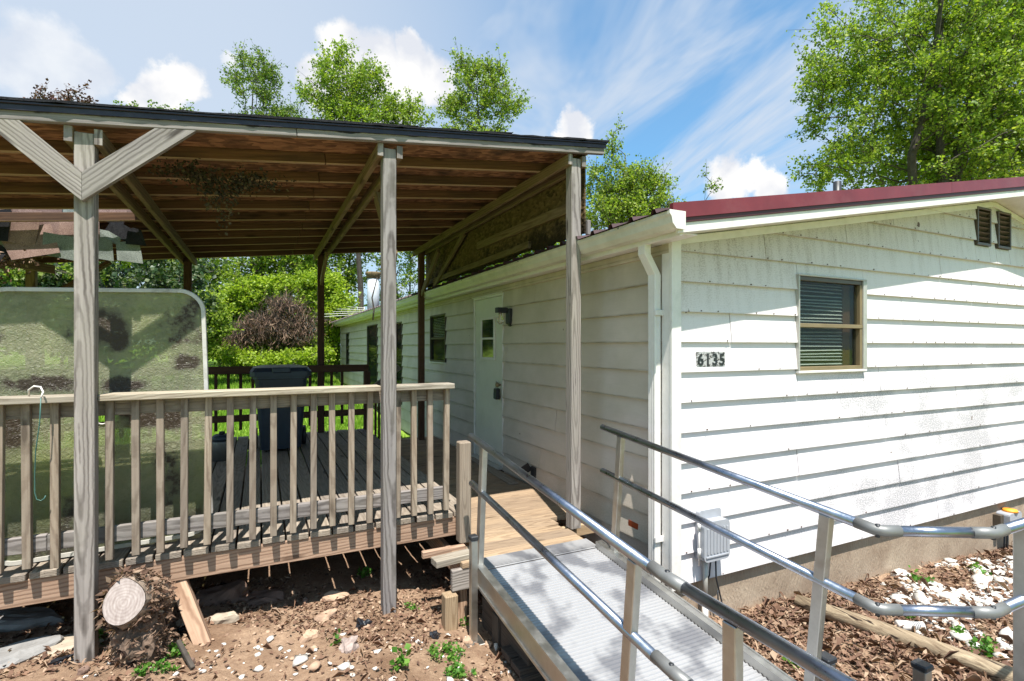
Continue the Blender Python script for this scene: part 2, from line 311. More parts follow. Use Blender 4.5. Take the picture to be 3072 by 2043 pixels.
# ------------------------------------------------------------------ object helpers
def link(o, parent=None):
    COL.objects.link(o)
    if parent is not None:
        o.location = o.location - wl(parent); o.parent = parent
    return o
def wl(o):
    v = Vector(o.location)
    while o.parent is not None: o = o.parent; v = v + o.location
    return v
def thing(name, label, cat, loc=(0, 0, 0), group=None):
    o = bpy.data.objects.new(name, None); o.empty_display_size = .1; COL.objects.link(o); o.location = loc
    o['label'] = label; o['category'] = cat
    if group: o['group'] = group
    return o
def tag(o, label=None, cat=None, group=None, kind=None):
    if label: o['label'] = label
    if cat: o['category'] = cat
    if group: o['group'] = group
    if kind: o['kind'] = kind
    return o
def mesh(name, V, Fc, mat, parent=None, loc=None, smooth=False, rnd=None):
    """V in world coordinates; origin moved to loc"""
    V = np.asarray(V, dtype=np.float64).reshape(-1, 3)
    if loc is None: loc = V.mean(0) if parent is None else (V.min(0) + V.max(0)) / 2
    me = bpy.data.meshes.new(name); Vl = V - np.asarray(loc)
    if isinstance(Fc, np.ndarray):
        k = Fc.shape[1]; n = len(Fc); me.vertices.add(len(Vl)); me.vertices.foreach_set('co', Vl.ravel())
        me.loops.add(n * k); me.loops.foreach_set('vertex_index', Fc.ravel().astype(np.int32))
        me.polygons.add(n); me.polygons.foreach_set('loop_start', np.arange(0, n * k, k, dtype=np.int32)); me.polygons.foreach_set('loop_total', np.full(n, k, dtype=np.int32))
        me.update(calc_edges=True)
    else: me.from_pydata([tuple(v) for v in Vl], [], Fc); me.update()
    if rnd is not None: at = me.attributes.new('rnd', 'FLOAT', 'FACE'); at.data.foreach_set('value', np.asarray(rnd, dtype=np.float32))
    if smooth: me.polygons.foreach_set('use_smooth', [True] * len(me.polygons))
    me.materials.append(mat)
    o = bpy.data.objects.new(name, me); o.location = loc
    return link(o, parent)
_bc = {}
def boxmesh(L, w, t, mat, bev):
    key = (round(L, 4), round(w, 4), round(t, 4), mat.name, bev)
    if key in _bc: return _bc[key]
    bm = bmesh.new(); bmesh.ops.create_cube(bm, size=1); bmesh.ops.scale(bm, vec=(L, w, t), verts=bm.verts)
    if bev: bmesh.ops.bevel(bm, geom=bm.edges[:], offset=min(bev, t * .3, w * .3), segments=1, affect='EDGES')
    me = bpy.data.meshes.new('board'); bm.to_mesh(me); bm.free(); me.materials.append(mat); _bc[key] = me; return me
def board(name, p0, p1, w, t, mat, parent=None, up=(0, 0, 1), bev=.003, roll=0):
    """length p0->p1; t along 'up'; w sideways"""
    p0 = Vector(p0); p1 = Vector(p1); x = (p1 - p0); L = x.length; x.normalize(); z = Vector(up); z = (z - x * z.dot(x)).normalized(); y = z.cross(x)
    o = bpy.data.objects.new(name, boxmesh(L, w, t, mat, bev))
    mt = Matrix((x, y, z)).transposed().to_4x4()
    if roll: mt = mt @ Matrix.Rotation(roll, 4, 'X')
    o.matrix_local = Matrix.Translation((p0 + p1) / 2) @ mt
    return link(o, parent)
def box(name, lo, hi, mat, parent=None, bev=.003):
    """axis-aligned; local X along its longest side so the grain follows it"""
    lo = Vector(lo); hi = Vector(hi); c = (lo + hi) / 2; d = hi - lo; ax = max(range(3), key=lambda i: d[i])
    e = [Vector((1, 0, 0)), Vector((0, 1, 0)), Vector((0, 0, 1))]
    x = e[ax]
    up = e[2] if ax != 2 else e[1]
    ti = 2 if ax != 2 else 1; wi = 3 - ax - ti
    return board(name, c - x * d[ax] / 2, c + x * d[ax] / 2, d[wi], d[ti], mat, parent, up=up, bev=bev)
def tube_arrays(pts, rad, n=8, cap=True):
    pts = [Vector(p) for p in pts]; V = []; Fc = []
    if not hasattr(rad, '__len__'): rad = [rad] * len(pts)
    prev = None
    for i, p in enumerate(pts):
        d = (pts[min(i + 1, len(pts) - 1)] - pts[max(i - 1, 0)]).normalized()
        a = d.cross(Vector((0, 0, 1)) if prev is None and abs(d.z) < .95 else (Vector((1, 0, 0)) if prev is None else Vector((1, 0, 0))))
        if prev is not None:
            a = prev - d * prev.dot(d)
        a.normalize(); prev = a; b = d.cross(a)
        for k in range(n):
            an = 2 * math.pi * k / n; V.append(p + (a * math.cos(an) + b * math.sin(an)) * rad[i])
    for i in range(len(pts) - 1):
        for k in range(n):
            Fc.append([i * n + k, i * n + (k + 1) % n, (i + 1) * n + (k + 1) % n, (i + 1) * n + k])
    if cap: Fc.append(list(range(n))[::-1]); Fc.append([(len(pts) - 1) * n + k for k in range(n)])
    return V, Fc
def tube(name, pts, rad, mat, parent=None, n=10, smooth=True):
    V, Fc = tube_arrays(pts, rad, n); return mesh(name, [tuple(v) for v in V], Fc, mat, parent, smooth=smooth)
def joined(name, parts, mat, parent=None, smooth=False, loc=None):
    V = []; Fc = []
    for v, f in parts:
        o = len(V); V += [tuple(a) for a in v]; Fc += [[i + o for i in q] for q in f]
    return mesh(name, V, Fc, mat, parent, smooth=smooth, loc=loc)
def boxarr(lo, hi):
    (x0, y0, z0), (x1, y1, z1) = lo, hi
    V = [(x0, y0, z0), (x1, y0, z0), (x1, y1, z0), (x0, y1, z0), (x0, y0, z1), (x1, y0, z1), (x1, y1, z1), (x0, y1, z1)]
    return V, [[0, 3, 2, 1], [4, 5, 6, 7], [0, 1, 5, 4], [1, 2, 6, 5], [2, 3, 7, 6], [3, 0, 4, 7]]
def prism(name, poly, axis, a, b, mat, parent=None, smooth=False):
    """poly: 2-D points extruded along axis ('X','Y','Z') from a to b"""
    V = []
    for t in (a, b):
        for (p, q) in poly: V.append({'X': (t, p, q), 'Y': (p, t, q), 'Z': (p, q, t)}[axis])
    n = len(poly); Fc = [list(range(n)), list(range(n, 2 * n))[::-1]] + [[i, i + n, (i + 1) % n + n, (i + 1) % n] for i in range(n)]
    o = mesh(name, V, Fc, mat, parent, smooth=smooth)
    bm = bmesh.new(); bm.from_mesh(o.data); bmesh.ops.recalc_face_normals(bm, faces=bm.faces[:]); bm.to_mesh(o.data); bm.free()
    return o

# ------------------------------------------------------------------ ground
def gh(u, v):
    u = np.asarray(u, float); v = np.asarray(v, float)
    h = np.interp(u, [-30, -4, -.88, .77, 1.3, 3.45, 5, 7.6, 12, 40], [.4, .24, .09, -.01, -.09, -.22, -.27, -.43, -.6, -1.2])
    back = np.interp(v, [8, 11, 24, 40, 400], [0.05, .12, .85, 1.0, 3.0])
    k = np.clip((v - 4.5) / 4, 0, 1); k = k * k * (3 - 2 * k)
    h = h * (1 - k) + back * k
    return h
def gnoise(u, v):
    return .018 * np.sin(u * 5.1 + 1.3 * np.sin(v * 3.7)) * np.sin(v * 4.3 + 1.1 * np.sin(u * 2.9)) + .008 * np.sin(u * 17 + v * 5) * np.sin(v * 15 - u * 4)
def GZ(u, v): return float(gh(u, v) + gnoise(u, v))
def build_ground():
    def axis(lo, hi, step, far):
        a = np.arange(lo, hi, step); g = [step * 1.5]
        while sum(g) < far: g.append(g[-1] * 1.25)
        c = np.cumsum(g); return np.concatenate([lo - c[::-1], a, hi + c])
    X = axis(-5, 10, .07, 500); Y = axis(-1, 9.5, .07, 600)
    U_, V_ = np.meshgrid(X, Y); Zz = gh(U_, V_) + gnoise(U_, V_) + .006 * rng.standard_normal(U_.shape) * (np.abs(U_) < 10)
    nx = len(X); ny = len(Y); i = np.arange((nx - 1) * (ny - 1)); r = i // (nx - 1); c = i % (nx - 1); b = r * nx + c
    Fc = np.stack([b, b + 1, b + nx + 1, b + nx], 1)
    tag(mesh('ground', np.stack([U_.ravel(), V_.ravel(), Zz.ravel()], 1), Fc, GROUND, smooth=True, loc=(0, 0, 0)), kind='structure')
build_ground()

# ------------------------------------------------------------------ house
WU = 2.6; WV = 2.82; FARV = 19.45; RU = 7.02; SL = .176; EU = 2.3; EZ = 2.66
def roofz(u): return EZ + SL * (min(u, 2 * RU - u) - EU)
house = thing('house', 'long white lap sided single storey house with maroon metal roof', 'house', (WU, WV, GZ(2.6, 2.8)))
EXP = .2135; Z0 = .125; NC = 16
def subtract(u0, u1, z0, z1, ops):
    rects = [(u0, u1, z0, z1)]
    for (a, b, c, d) in ops:
        out = []
        for (p, q, r, s) in rects:
            if b <= p or a >= q or d <= r or c >= s: out.append((p, q, r, s)); continue
            if a > p: out.append((p, a, r, s))
            if b < q: out.append((b, q, r, s))
            m0, m1 = max(a, p), min(b, q)
            if c > r + .02: out.append((m0, m1, r, c))
            if d < s - .02: out.append((m0, m1, d, s))
        rects = out
    return rects
def clip(poly, f):
    out = []
    for i in range(len(poly)):
        a = poly[i]; b = poly[(i + 1) % len(poly)]; fa = f(a); fb = f(b)
        if fa >= 0: out.append(a)
        if (fa >= 0) != (fb >= 0):
            t = fa / (fa - fb); out.append((a[0] + (b[0] - a[0]) * t, a[1] + (b[1] - a[1]) * t))
    return out
def siding_piece(gable, u0, u1, z0, z1, zb, mat, toplim=None):
    g = .0026; poly = [(u0 + g, z0), (u1 - g, z0), (u1 - g, z1), (u0 + g, z1)]
    if gable:
        f1 = lambda p: 2.625 + SL * (p[0] - WU) - p[1] - .02
        f2 = lambda p: 2.625 + SL * (2 * RU - p[0] - WU) - p[1] - .02
        poly = clip(poly, f1)
        if len(poly) > 2: poly = clip(poly, f2)
        if len(poly) < 3 or max(p[1] for p in poly) - min(p[1] for p in poly) < .015: return
    wob = random.uniform(-.0015, .002)
    def off(z): return .027 - .024 * (z - zb) / EXP + wob
    V = [(p[0], WV - off(p[1]), p[1]) if gable else (WU - off(p[1]), p[0], p[1]) for p in poly]
    V += [(p[0], WV + .012, p[1]) if gable else (WU + .012, p[0], p[1]) for p in poly]
    n = len(poly); Fc = [list(range(n)), list(range(n, 2 * n))[::-1]] + [[i, i + n, (i + 1) % n + n, (i + 1) % n] for i in range(n)]
    if not gable: Fc = [f[::-1] for f in Fc]
    mesh('siding_board', V, Fc, mat, house)
G_OPS = [(3.895, 4.765, 1.585, 2.385), (6.66, 6.95, 2.85, 3.25), (7.09, 7.38, 2.85, 3.25)]
random.seed(3)
joints_g = {0: [5.95, 9.2], 1: [7.1, 9.6], 2: [5.3, 8.9], 3: [3.9, 7.5], 4: [5.1, 8.7], 5: [6.3], 6: [5.0, 8.8], 7: [6.9], 8: [3.15, 7.9], 9: [5.35, 9.1], 10: [6.6], 11: [3.52, 6.0, 9.], 12: [4.52, 8.], 13: [5.2], 14: [], 15: []}
for c in range(NC):
    zb = Z0 + c * EXP; js = [WU + .03] + joints_g[c] + [2 * RU - WU]
    for a, b in zip(js[:-1], js[1:]):
        for (p, q, r, s) in subtract(a, b, zb, zb + EXP + .004, G_OPS): siding_piece(True, p, q, r, s, zb, SID_G)
L_OPS = [(5.62, 6.56, 0, 2.44), (7.74, 8.55, 1.55, 2.32), (10.5, 11.2, .62, 2.31), (12.97, 14.33, .2, 2.36), (17.55, 18.15, 1.2, 2.25)]
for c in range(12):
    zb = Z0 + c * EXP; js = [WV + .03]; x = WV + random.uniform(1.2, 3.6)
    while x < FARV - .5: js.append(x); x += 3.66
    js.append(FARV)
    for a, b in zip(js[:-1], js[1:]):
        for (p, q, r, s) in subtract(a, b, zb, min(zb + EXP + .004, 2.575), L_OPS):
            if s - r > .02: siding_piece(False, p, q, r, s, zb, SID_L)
RUSTN = plain('rusty_nail_head', (.10, .06, .045), .8)
def nails():
    r = random.Random(12); parts = []
    for c in range(NC):
        u = WU + r.uniform(.1, .4)
        while u < 9.5:
            z = Z0 + c * EXP + .010
            if z < 2.58 + SL * (min(u, 2 * RU - u) - WU) - .05 and r.random() < (.75 if c > 8 else .3) and not any(a - .02 < u < b + .02 and p - .02 < z < q + .02 for (a, b, p, q) in G_OPS):
                h = r.uniform(.003, .0055); parts.append(boxarr((u - h, WV - .032, z - h * .7), (u + h * r.uniform(.8, 1.6), WV - .0262, z + h)))
            u += .2 * r.uniform(.75, 1.25)
    tag(joined('nail_heads', parts, RUSTN, house), kind='stuff')
nails()
INNER = plain('dark_interior', (.03, .028, .026), .9)
# core behind the siding
core = [(WU + .06, .05), (2 * RU - WU, .05), (2 * RU - WU, 2.55), (RU, 3.33), (WU + .06, 2.55)]
prism('wall_core', core, 'Y', WV + .06, FARV - .02, INNER, house)
# thin sheathing strips that close the siding edge at openings come with the frames
box('skirting', (WU + .03, WV + .02, -1.2), (2 * RU - WU, WV + .055, .135), CONC, house, bev=0)
box('skirting', (WU + .02, WV + .06, -1.), (WU + .055, FARV, .135), CONC, house, bev=0)
# corner boards
box('corner_trim', (WU - .032, WV - .032, .10), (WU + .055, WV - .004, 2.60), WHITEP, house)
box('corner_trim', (WU - .030, WV - .0035, .10), (WU - .003, WV + .075, 2.58), WHITEP, house)
box('corner_trim', (WU - .03, FARV - .06, .10), (WU + .02, FARV + .03, 2.56), WHITEP, house)
# metal roof: ribbed sheets
def roof():
    V = []; Fc = []
    y = WV - .30; ys = []; P = .2286
    prof = [(0, 0), (.085, 0), (.1, .03), (.128, .03), (.143, 0)]
    yy = y
    while yy < FARV + .25:
        for (a, h) in prof: ys.append((yy + a, h))
        yy += P
    ys.append((yy, 0)); n = len(ys)
    for u in (EU - .03, RU, 2 * RU - EU + .03):
        for (a, h) in ys: V.append((u, a, roofz(max(u, EU - .03) if u <= RU else 2 * RU - u) + h + (0 if u > EU else -.004)))
    for k in range(2):
        for i in range(n - 1): Fc.append([k * n + i, k * n + i + 1, (k + 1) * n + i + 1, (k + 1) * n + i])
    o = mesh('roof_sheet', V, Fc, ROOFM, house)
    # underside decking
    prism('roof_deck', [(EU + .02, EZ - .02), (RU, roofz(RU) - .02), (2 * RU - EU, EZ - .02), (2 * RU - EU, EZ - .06), (RU, roofz(RU) - .06), (EU + .02, EZ - .06)], 'Y', WV - .27, FARV + .2, WHITEP, house)
    return o
rf = roof()
def rake(name, dz0, dz1, v0, v1, mat, u0=EU - .0, par=None):
    segs = [(u0, 5.55), (5.553, RU)] if name == 'rake_trim' else [(u0, RU)]
    for a, b in segs: prism(name, [(a, roofz(a) + dz0), (b, roofz(b) + dz0), (b, roofz(b) + dz1), (a, roofz(a) + dz1)], 'Y', v0, v1, mat, par or house)
    a, b = RU, 2 * RU - u0
    prism(name, [(a, roofz(a) + dz0), (b, roofz(b) + dz0), (b, roofz(b) + dz1), (a, roofz(a) + dz1)], 'Y', v0, v1, mat, par or house)
VR = WV - .30
rake('rake_trim', .035, -.062, VR - .012, VR + .02, MAROON, EU + .02)
rake('rake_return', -.064, -.092, VR - .003, VR + .02, MARDK, EU + .06)
rake('rake_fascia', -.094, -.155, VR + .006, VR + .03, WHITEP, EU + .08)
rake('soffit', -.135, -.142, VR + .032, WV - .022, WHITEP, EU + .2)
rake('frieze_board', -.150, -.205, WV - .028, WV - .005, WHITEP, WU - .02)
# eave soffit, fascia, gutter, downspout
box('eave_fascia', (EU + .115, VR + .03, EZ - .15), (EU + .14, FARV + .2, EZ - .02), WHITEP, house)
box('eave_soffit', (EU + .142, VR + .04, EZ - .135), (WU - .022, FARV + .2, EZ - .125), WHITEP, house)
box('frieze_board', (WU - .032, WV + .0, EZ - .205), (WU - .004, FARV, EZ - .137), SID_L, house)
gp = [(EU + .11, EZ - .015), (EU - .012, EZ - .012), (EU - .012, EZ - .03), (EU + .003, EZ - .05), (EU + .012, EZ - .085), (EU + .04, EZ - .115), (EU + .112, EZ - .118)]
def gutter():
    inner = [(a + (.004 if a < EU + .05 else -.0), b + .004) for a, b in gp]
    poly = gp + [(EU + .112, EZ - .112), (EU + .042, EZ - .109), (EU + .018, EZ - .083), (EU + .009, EZ - .048), (EU - .006, EZ - .028), (EU - .006, EZ - .018), (EU + .11, EZ - .021)]
    # open trough: outline without the top
    out = [(EU - .012, EZ - .012), (EU - .012, EZ - .03), (EU + .003, EZ - .05), (EU + .012, EZ - .085), (EU + .04, EZ - .115), (EU + .112, EZ - .118), (EU + .112, EZ - .02),
           (EU + .108, EZ - .02), (EU + .108, EZ - .113), (EU + .042, EZ - .110), (EU + .017, EZ - .083), (EU + .008, EZ - .048), (EU - .006, EZ - .029), (EU - .006, EZ - .012)]
    g = prism('gutter', out, 'Y', VR - .015, FARV + .25, GUTTER, house)
    cap = [(EU - .016, EZ - .008), (EU - .016, EZ - .03), (EU, EZ - .05), (EU + .008, EZ - .088), (EU + .04, EZ - .121), (EU + .114, EZ - .123), (EU + .114, EZ - .008)]
    prism('end_cap', cap, 'Y', VR - .022, VR - .0155, WHITEP, g)
    # rivets / spikes
    for k in range(9):
        v = VR + .5 + k * 1.6; tube('gutter_spike', [(EU - .02, v, EZ - .022), (EU - .006, v, EZ - .022)], .006, A_JOINT, g, 6)
gutter()
dv = 2.93
def downspout():
    w = .072; d = .052
    path = [(EU + .145, dv, EZ - .128), (EU + .145, dv, EZ - .21), (WU - .065, dv, EZ - .35), (WU - .065, dv, EZ - .45), (WU - .065, dv, .12)]
    def sect(p, q):
        return p, q
    V = []; Fc = []
    prof = []
    nr = 4
    # ribbed rectangular outline (du,dv)
    for i in range(9): prof.append((-d / 2 - (.003 if i % 2 else 0), -w / 2 + w * i / 8))
    for i in range(1, 9): prof.append((-d / 2 + d * i / 8, w / 2))
    for i in range(1, 9): prof.append((d / 2, w / 2 - w * i / 8))
    for i in range(1, 8): prof.append((d / 2 - d * i / 8, -w / 2 - (.003 if i % 2 else 0)))
    n = len(prof)
    def pipe(nm, pts, sc=1):
        V = []; Fc = []
        for (a, b, c) in pts:
            for (x, y) in prof: V.append((a + x * sc, b + y * sc, c))
        for i in range(len(pts) - 1):
            for k in range(n): Fc.append([i * n + k, i * n + (k + 1) % n, (i + 1) * n + (k + 1) % n, (i + 1) * n + k][::-1])
        return mesh(nm, V, Fc, WHITEP, house)
    pipe('downspout', path[3:])
    pipe('downspout_elbow', path[:4], 1.03)
    box('downspout_strap', (WU - .10, dv - .055, 2.02), (WU - .02, dv - .039, 2.06), WHITEP, house)
    box('downspout_strap', (WU - .10, dv - .055, .42), (WU - .02, dv - .039, .46), WHITEP, house)
downspout()
# window on the gable
def glass_mat(name, tintc):
    m = M(name); m.set(col=tintc, rough=.05, spec=.8)
    t = m.nd('ShaderNodeBsdfTransparent', {0: (.9, .93, .9, 1)}); mx = m.nd('ShaderNodeMixShader', {0: .25, 1: t.outputs[0], 2: m.p.outputs[0]}); m.L.new(mx.outputs[0], m.out.inputs[0]); return m.m
GLASS = glass_mat('window_glass', (.02, .025, .022))
BLIND = plain('grey_blind_slat', (.75, .78, .74), .5); CURT = plain('brown_curtain', (.16, .08, .035), .8)
def gable_window():
    u0, u1, z0, z1 = 3.88, 4.775, 1.585, 2.385; vf = WV - .043
    w = thing_part('window', house, (u0, WV, z0))
    fr = .028
    box('outer_frame', (u0, vf, z0), (u1, WV + .03, z0 + .02), WHITEP, w); box('outer_frame', (u0, vf, z1 - .014), (u1, WV + .03, z1), ALUFR, w)
    box('outer_frame', (u0, vf, z0 + .0205), (u0 + .014, WV + .03, z1 - .0145), ALUFR, w); box('outer_frame', (u1 - .05, vf, z0 + .0205), (u1, WV + .03, z1 - .0145), ALUFR, w)
    a0, a1 = u0 + .0145, u1 - .0505
    box('sash', (a0, vf + .010, z0 + .0205), (a1, WV + .02, z0 + .052), BRASS, w); box('sash', (a0, vf + .014, z1 - .05), (a1, WV + .02, z1 - .0155), BRONZE, w)
    zm = z0 + (z1 - z0) * .485
    box('meeting_rail', (a0, vf + .008, zm - .016), (a1, WV + .02, zm + .016), BRASS, w)
    box('sash', (a0, vf + .012, z0 + .0525), (a0 + .014, WV + .02, zm - .0165), BRONZE, w); box('sash', (a1 - .03, vf + .012, z0 + .0525), (a1, WV + .02, zm - .0165), BRASS, w)
    box('sash', (a0, vf + .012, zm + .0165), (a0 + .014, WV + .02, z1 - .0505), BRONZE, w); box('sash', (a1 - .03, vf + .012, zm + .0165), (a1, WV + .02, z1 - .0505), BRASS, w)
    box('pane', (a0 + .0145, WV + .004, z0 + .053), (a1 - .0305, WV + .006, zm - .017), GLASS, w, 0); box('pane', (a0 + .0145, WV - .002, zm + .017), (a1 - .0305, WV, z1 - .051), GLASS, w, 0)
    k = 0; z = z0 + .07
    while z < z1 - .06:
        sag = .008 * math.sin(k * 1.3)
        board('blind_slat', (a0 + .02, WV + .032, z + sag), (a1 - .19, WV + .032, z + sag * .3), .022, .0015, BLIND, w, up=(0, -.6, 1), bev=0); z += .03; k += 1
    box('curtain', (a1 - .15, WV + .045, z0 + .04), (a1 - .055, WV + .055, z1 - .05), CURT, w, 0)
def thing_part(name, parent, loc):
    o = bpy.data.objects.new(name, None); o.empty_display_size = .05; o.location = loc; return link(o, parent)
gable_window()
def vent(u0, u1, z0, z1):
    w = thing_part('gable_vent', house, (u0, WV, z0)); vf = WV - .035
    for nm, lo, hi in [('f', (u0, vf, z0), (u1, WV + .03, z0 + .028)), ('f', (u0, vf, z1 - .024), (u1, WV + .03, z1)), ('f', (u0, vf, z0 + .0285), (u0 + .024, WV + .03, z1 - .0245)), ('f', (u1 - .024, vf, z0 + .0285), (u1, WV + .03, z1 - .0245))]:
        box('vent_frame', lo, hi, BRONZE, w)
    for k in range(6):
        z = z0 + .05 + k * (z1 - z0 - .08) / 6
        board('louver', (u0 + .025, WV - .01, z + .02), (u1 - .025, WV - .01, z + .02), .05, .003, BRONZE, w, up=(0, .75, 1), bev=0)
vent(6.665, 6.945, 2.855, 3.25); vent(7.095, 7.375, 2.855, 3.25)
def side_window(v0, v1, z0, z1, split=True, frame=BRONZE):
    w = thing_part('window', house, (WU, v0, z0)); uf = WU - .03
    for lo, hi in [((uf, v0, z0), (WU + .03, v1, z0 + .025)), ((uf, v0, z1 - .022), (WU + .03, v1, z1)), ((uf, v0, z0 + .0255), (WU + .03, v0 + .022, z1 - .0225)), ((uf, v1 - .022, z0 + .0255), (WU + .03, v1, z1 - .0225))]:
        box('window_frame', lo, hi, frame, w)
    zm = (z0 + z1) / 2
    if split:
        box('meeting_rail', (uf + .006, v0 + .0225, zm - .014), (WU + .02, v1 - .0225, zm + .014), frame, w)
        box('pane', (WU + .002, v0 + .023, z0 + .026), (WU + .004, v1 - .023, zm - .015), GLASS, w, 0)
        box('pane', (WU - .004, v0 + .023, zm + .015), (WU - .002, v1 - .023, z1 - .023), GLASS, w, 0)
    else: box('pane', (WU, v0 + .023, z0 + .026), (WU + .002, v1 - .023, z1 - .023), GLASS, w, 0)
    return w
w1 = side_window(7.745, 8.545, 1.555, 2.315); side_window(10.505, 11.195, .625, 2.305); side_window(12.975, 14.325, .205, 2.355, False); side_window(17.555, 18.145, 1.205, 2.245)
box('window_sill', (WU - .035, 7.73, 1.535), (WU + .01, 8.56, 1.553), WHITEP, w1)
for k in range(12): board('blind_slat', (WU + .03, 7.78, 1.97 + k * .026), (WU + .03, 8.51, 1.97 + k * .026), .02, .0015, BLIND, w1, up=(-.6, 0, 1), bev=0)
# entry door
DOORM = plain('cream_painted_door', (.66, .65, .56), .45, var=.06, nscale=3, dirt=(.4, .38, .28), damt=.35)
def door():
    d = thing_part('door', house, (WU, 5.63, .35)); uf = WU - .022
    for lo, hi in [((uf, 5.622, .36), (WU + .03, 5.648, 2.44)), ((uf, 6.532, .36), (WU + .03, 6.558, 2.44)), ((uf, 5.6485, 2.412), (WU + .03, 6.5315, 2.44))]: box('door_frame', lo, hi, WHITEP, d)
    box('drip_cap', (uf - .02, 5.60, 2.4405), (WU + .01, 6.58, 2.452), WHITEP, d)
    box('door_panel', (WU - .008, 5.650, .37), (WU + .025, 6.530, 2.410), DOORM, d, .004)
    a0, a1, b0, b1 = 5.86, 6.32, 1.635, 2.17
    for lo, hi in [((uf, a0, b0), (WU - .0085, a1, b0 + .032)), ((uf, a0, b1 - .03), (WU - .0085, a1, b1)), ((uf, a0, b0 + .0325), (WU - .0085, a0 + .045, b1 - .0305)), ((uf, a1 - .045, b0 + .0325), (WU - .0085, a1, b1 - .0305)), ((uf, a0 + .0455, (b0 + b1) / 2 - .012), (WU - .0085, a1 - .0455, (b0 + b1) / 2 + .012))]:
        box('window_bead', lo, hi, WHITEP, d)
    m = M('door_glass_reflecting'); m.set(col=(.012, .02, .013), rough=.06, spec=1.0)
    box('window_pane', (WU - .0135, a0 + .0455, b0 + .033), (WU - .0095, a1 - .0455, (b0 + b1) / 2 - .0125), m.m, d, 0)
    box('window_pane', (WU - .0135, a0 + .0455, (b0 + b1) / 2 + .0125), (WU - .0095, a1 - .0455, b1 - .031), m.m, d, 0)
    tube('door_knob', [(WU - .008, 5.72, 1.345), (WU - .03, 5.72, 1.345), (WU - .035, 5.72, 1.345), (WU - .055, 5.72, 1.345), (WU - .068, 5.72, 1.345)], [.012, .012, .026, .03, .018], BRASS, d, 12)
    box('threshold', (WU - .09, 5.62, .345), (WU + .02, 6.56, .368), ALUFR, d)
door()
def chimney():
    V = []
    cz = EZ + .16
    WP = plain('white_flue_pipe', (.55, .57, .59), .4, .2); RUST = plain('rusty_rain_cap', (.16, .11, .05), .8, var=.5, nscale=12)
    c = tube('chimney', [(3.25, 17., cz - .2), (3.25, 17., 4.1)], .19, WP, rf, 20)
    tube('flue_collar', [(3.25, 17., cz - .12), (3.25, 17., cz + .02), (3.25, 17., cz + .06)], [.34, .26, .20], WHITEP, house, 16)
    tube('flue_cap', [(3.25, 17., 3.97), (3.25, 17., 4.06), (3.25, 17., 4.13), (3.25, 17., 4.17)], [.205, .215, .255, .24], RUST, house, 20)
chimney()
tube('vent_pipe', [(6.28, 4.0, 3.3), (6.28, 4.0, 3.79)], .045, BLACKP, house, 12)
# TV antenna behind the flue
an = thing('tv_antenna', 'thin silver television antenna rods sticking out beside the white flue pipe', 'antenna', (2.9, 16.8, 2.8))
tube('mast', [(2.95, 16.9, 2.72), (2.95, 16.9, 3.05)], .012, ALUFR, an, 6)
for k in range(5): tube('rod', [(2.95, 16.9, 2.82 + .05 * k), (1.55 - .1 * (k % 2) + .25 * k, 16.9 + .2 * k, 2.70 + .10 * k)], .008, WHITEP, an, 5)

# --- things mounted on the house
num = thing('house_number_sign', 'small weathered plaque reading 6135 in black numerals on the gable siding', 'house number', (2.94, WV - .02, 1.70))
def plq():
    m = M('cracked_plaque'); n = m.noise(m.coord('World', (30, 30, 60)), 1.4, 5, .7)
    m.set(col=m.mix(m.rng(n, .52, .58), (.42, .42, .41), (.06, .055, .05)), rough=.7); return m.m
box('plaque', (2.802, WV - .026, 1.655), (3.082, WV - .018, 1.765), plq(), num, .001)
for i, ch in enumerate('6135'):
    cu = bpy.data.curves.new('numeral', 'FONT'); cu.body = ch; cu.size = .118; cu.extrude = .002; cu.offset = .0022; cu.align_x = 'CENTER'
    o = bpy.data.objects.new('numeral', cu); COL.objects.link(o)
    dg = bpy.context.evaluated_depsgraph_get(); me = bpy.data.meshes.new_from_object(o.evaluated_get(dg)); bpy.data.objects.remove(o)
    me.materials.clear(); me.materials.append(BLACKP)
    o = bpy.data.objects.new('numeral', me); o.rotation_euler = (R(90), 0, 0); o.location = (2.838 + i * .07, WV - .0285, 1.668); link(o, num)
# utility box
BOXM = plain('pale_grey_plastic_box', (.34, .35, .38), .5, var=.08)
ub = thing('utility_box', 'pale grey ribbed telephone utility box with a conduit on the sunny gable', 'utility box', (2.88, WV - .02, .3))
def rbox(name, u0, u1, v0, v1, z0, z1, r, mat, par):
    pts = []
    for (cu_, cz_, a0) in [(u1 - r, z1 - r, 0), (u0 + r, z1 - r, 90), (u0 + r, z0 + r, 180), (u1 - r, z0 + r, 270)]:
        for k in range(4): a = R(a0 + 30 * k); pts.append((cu_ + r * math.cos(a), cz_ + r * math.sin(a)))
    return prism(name, pts, 'Y', v0, v1, mat, par)
rbox('back_plate', 2.80, 3.01, WV - .055, WV - .01, .28, .635, .02, BOXM, ub)
rbox('cover', 2.775, 3.02, WV - .125, WV - .056, .295, .575, .035, BOXM, ub)
for k in range(7): box('cover_rib', (2.80 + k * .031, WV - .130, .35), (2.815 + k * .031, WV - .1255, .53), BOXM, ub, .001)
box('cover_ledge', (2.79, WV - .132, .325), (3.005, WV - .1255, .336), BOXM, ub, .001)
for z in (.36, .545): tube('hinge', [(2.762, WV - .09, z - .03), (2.762, WV - .09, z + .03)], .011, WHITEP, ub, 8)
tube('hinge_rod', [(2.762, WV - .09, .27), (2.762, WV - .09, .58)], .006, WHITEP, ub, 6)
tube('latch', [(3.022, WV - .09, .43), (3.045, WV - .09, .43)], .008, BLACKP, ub, 6)
tube('conduit', [(2.86, WV - .05, .29), (2.86, WV - .05, -.04)], .018, ALUFR, ub, 10)
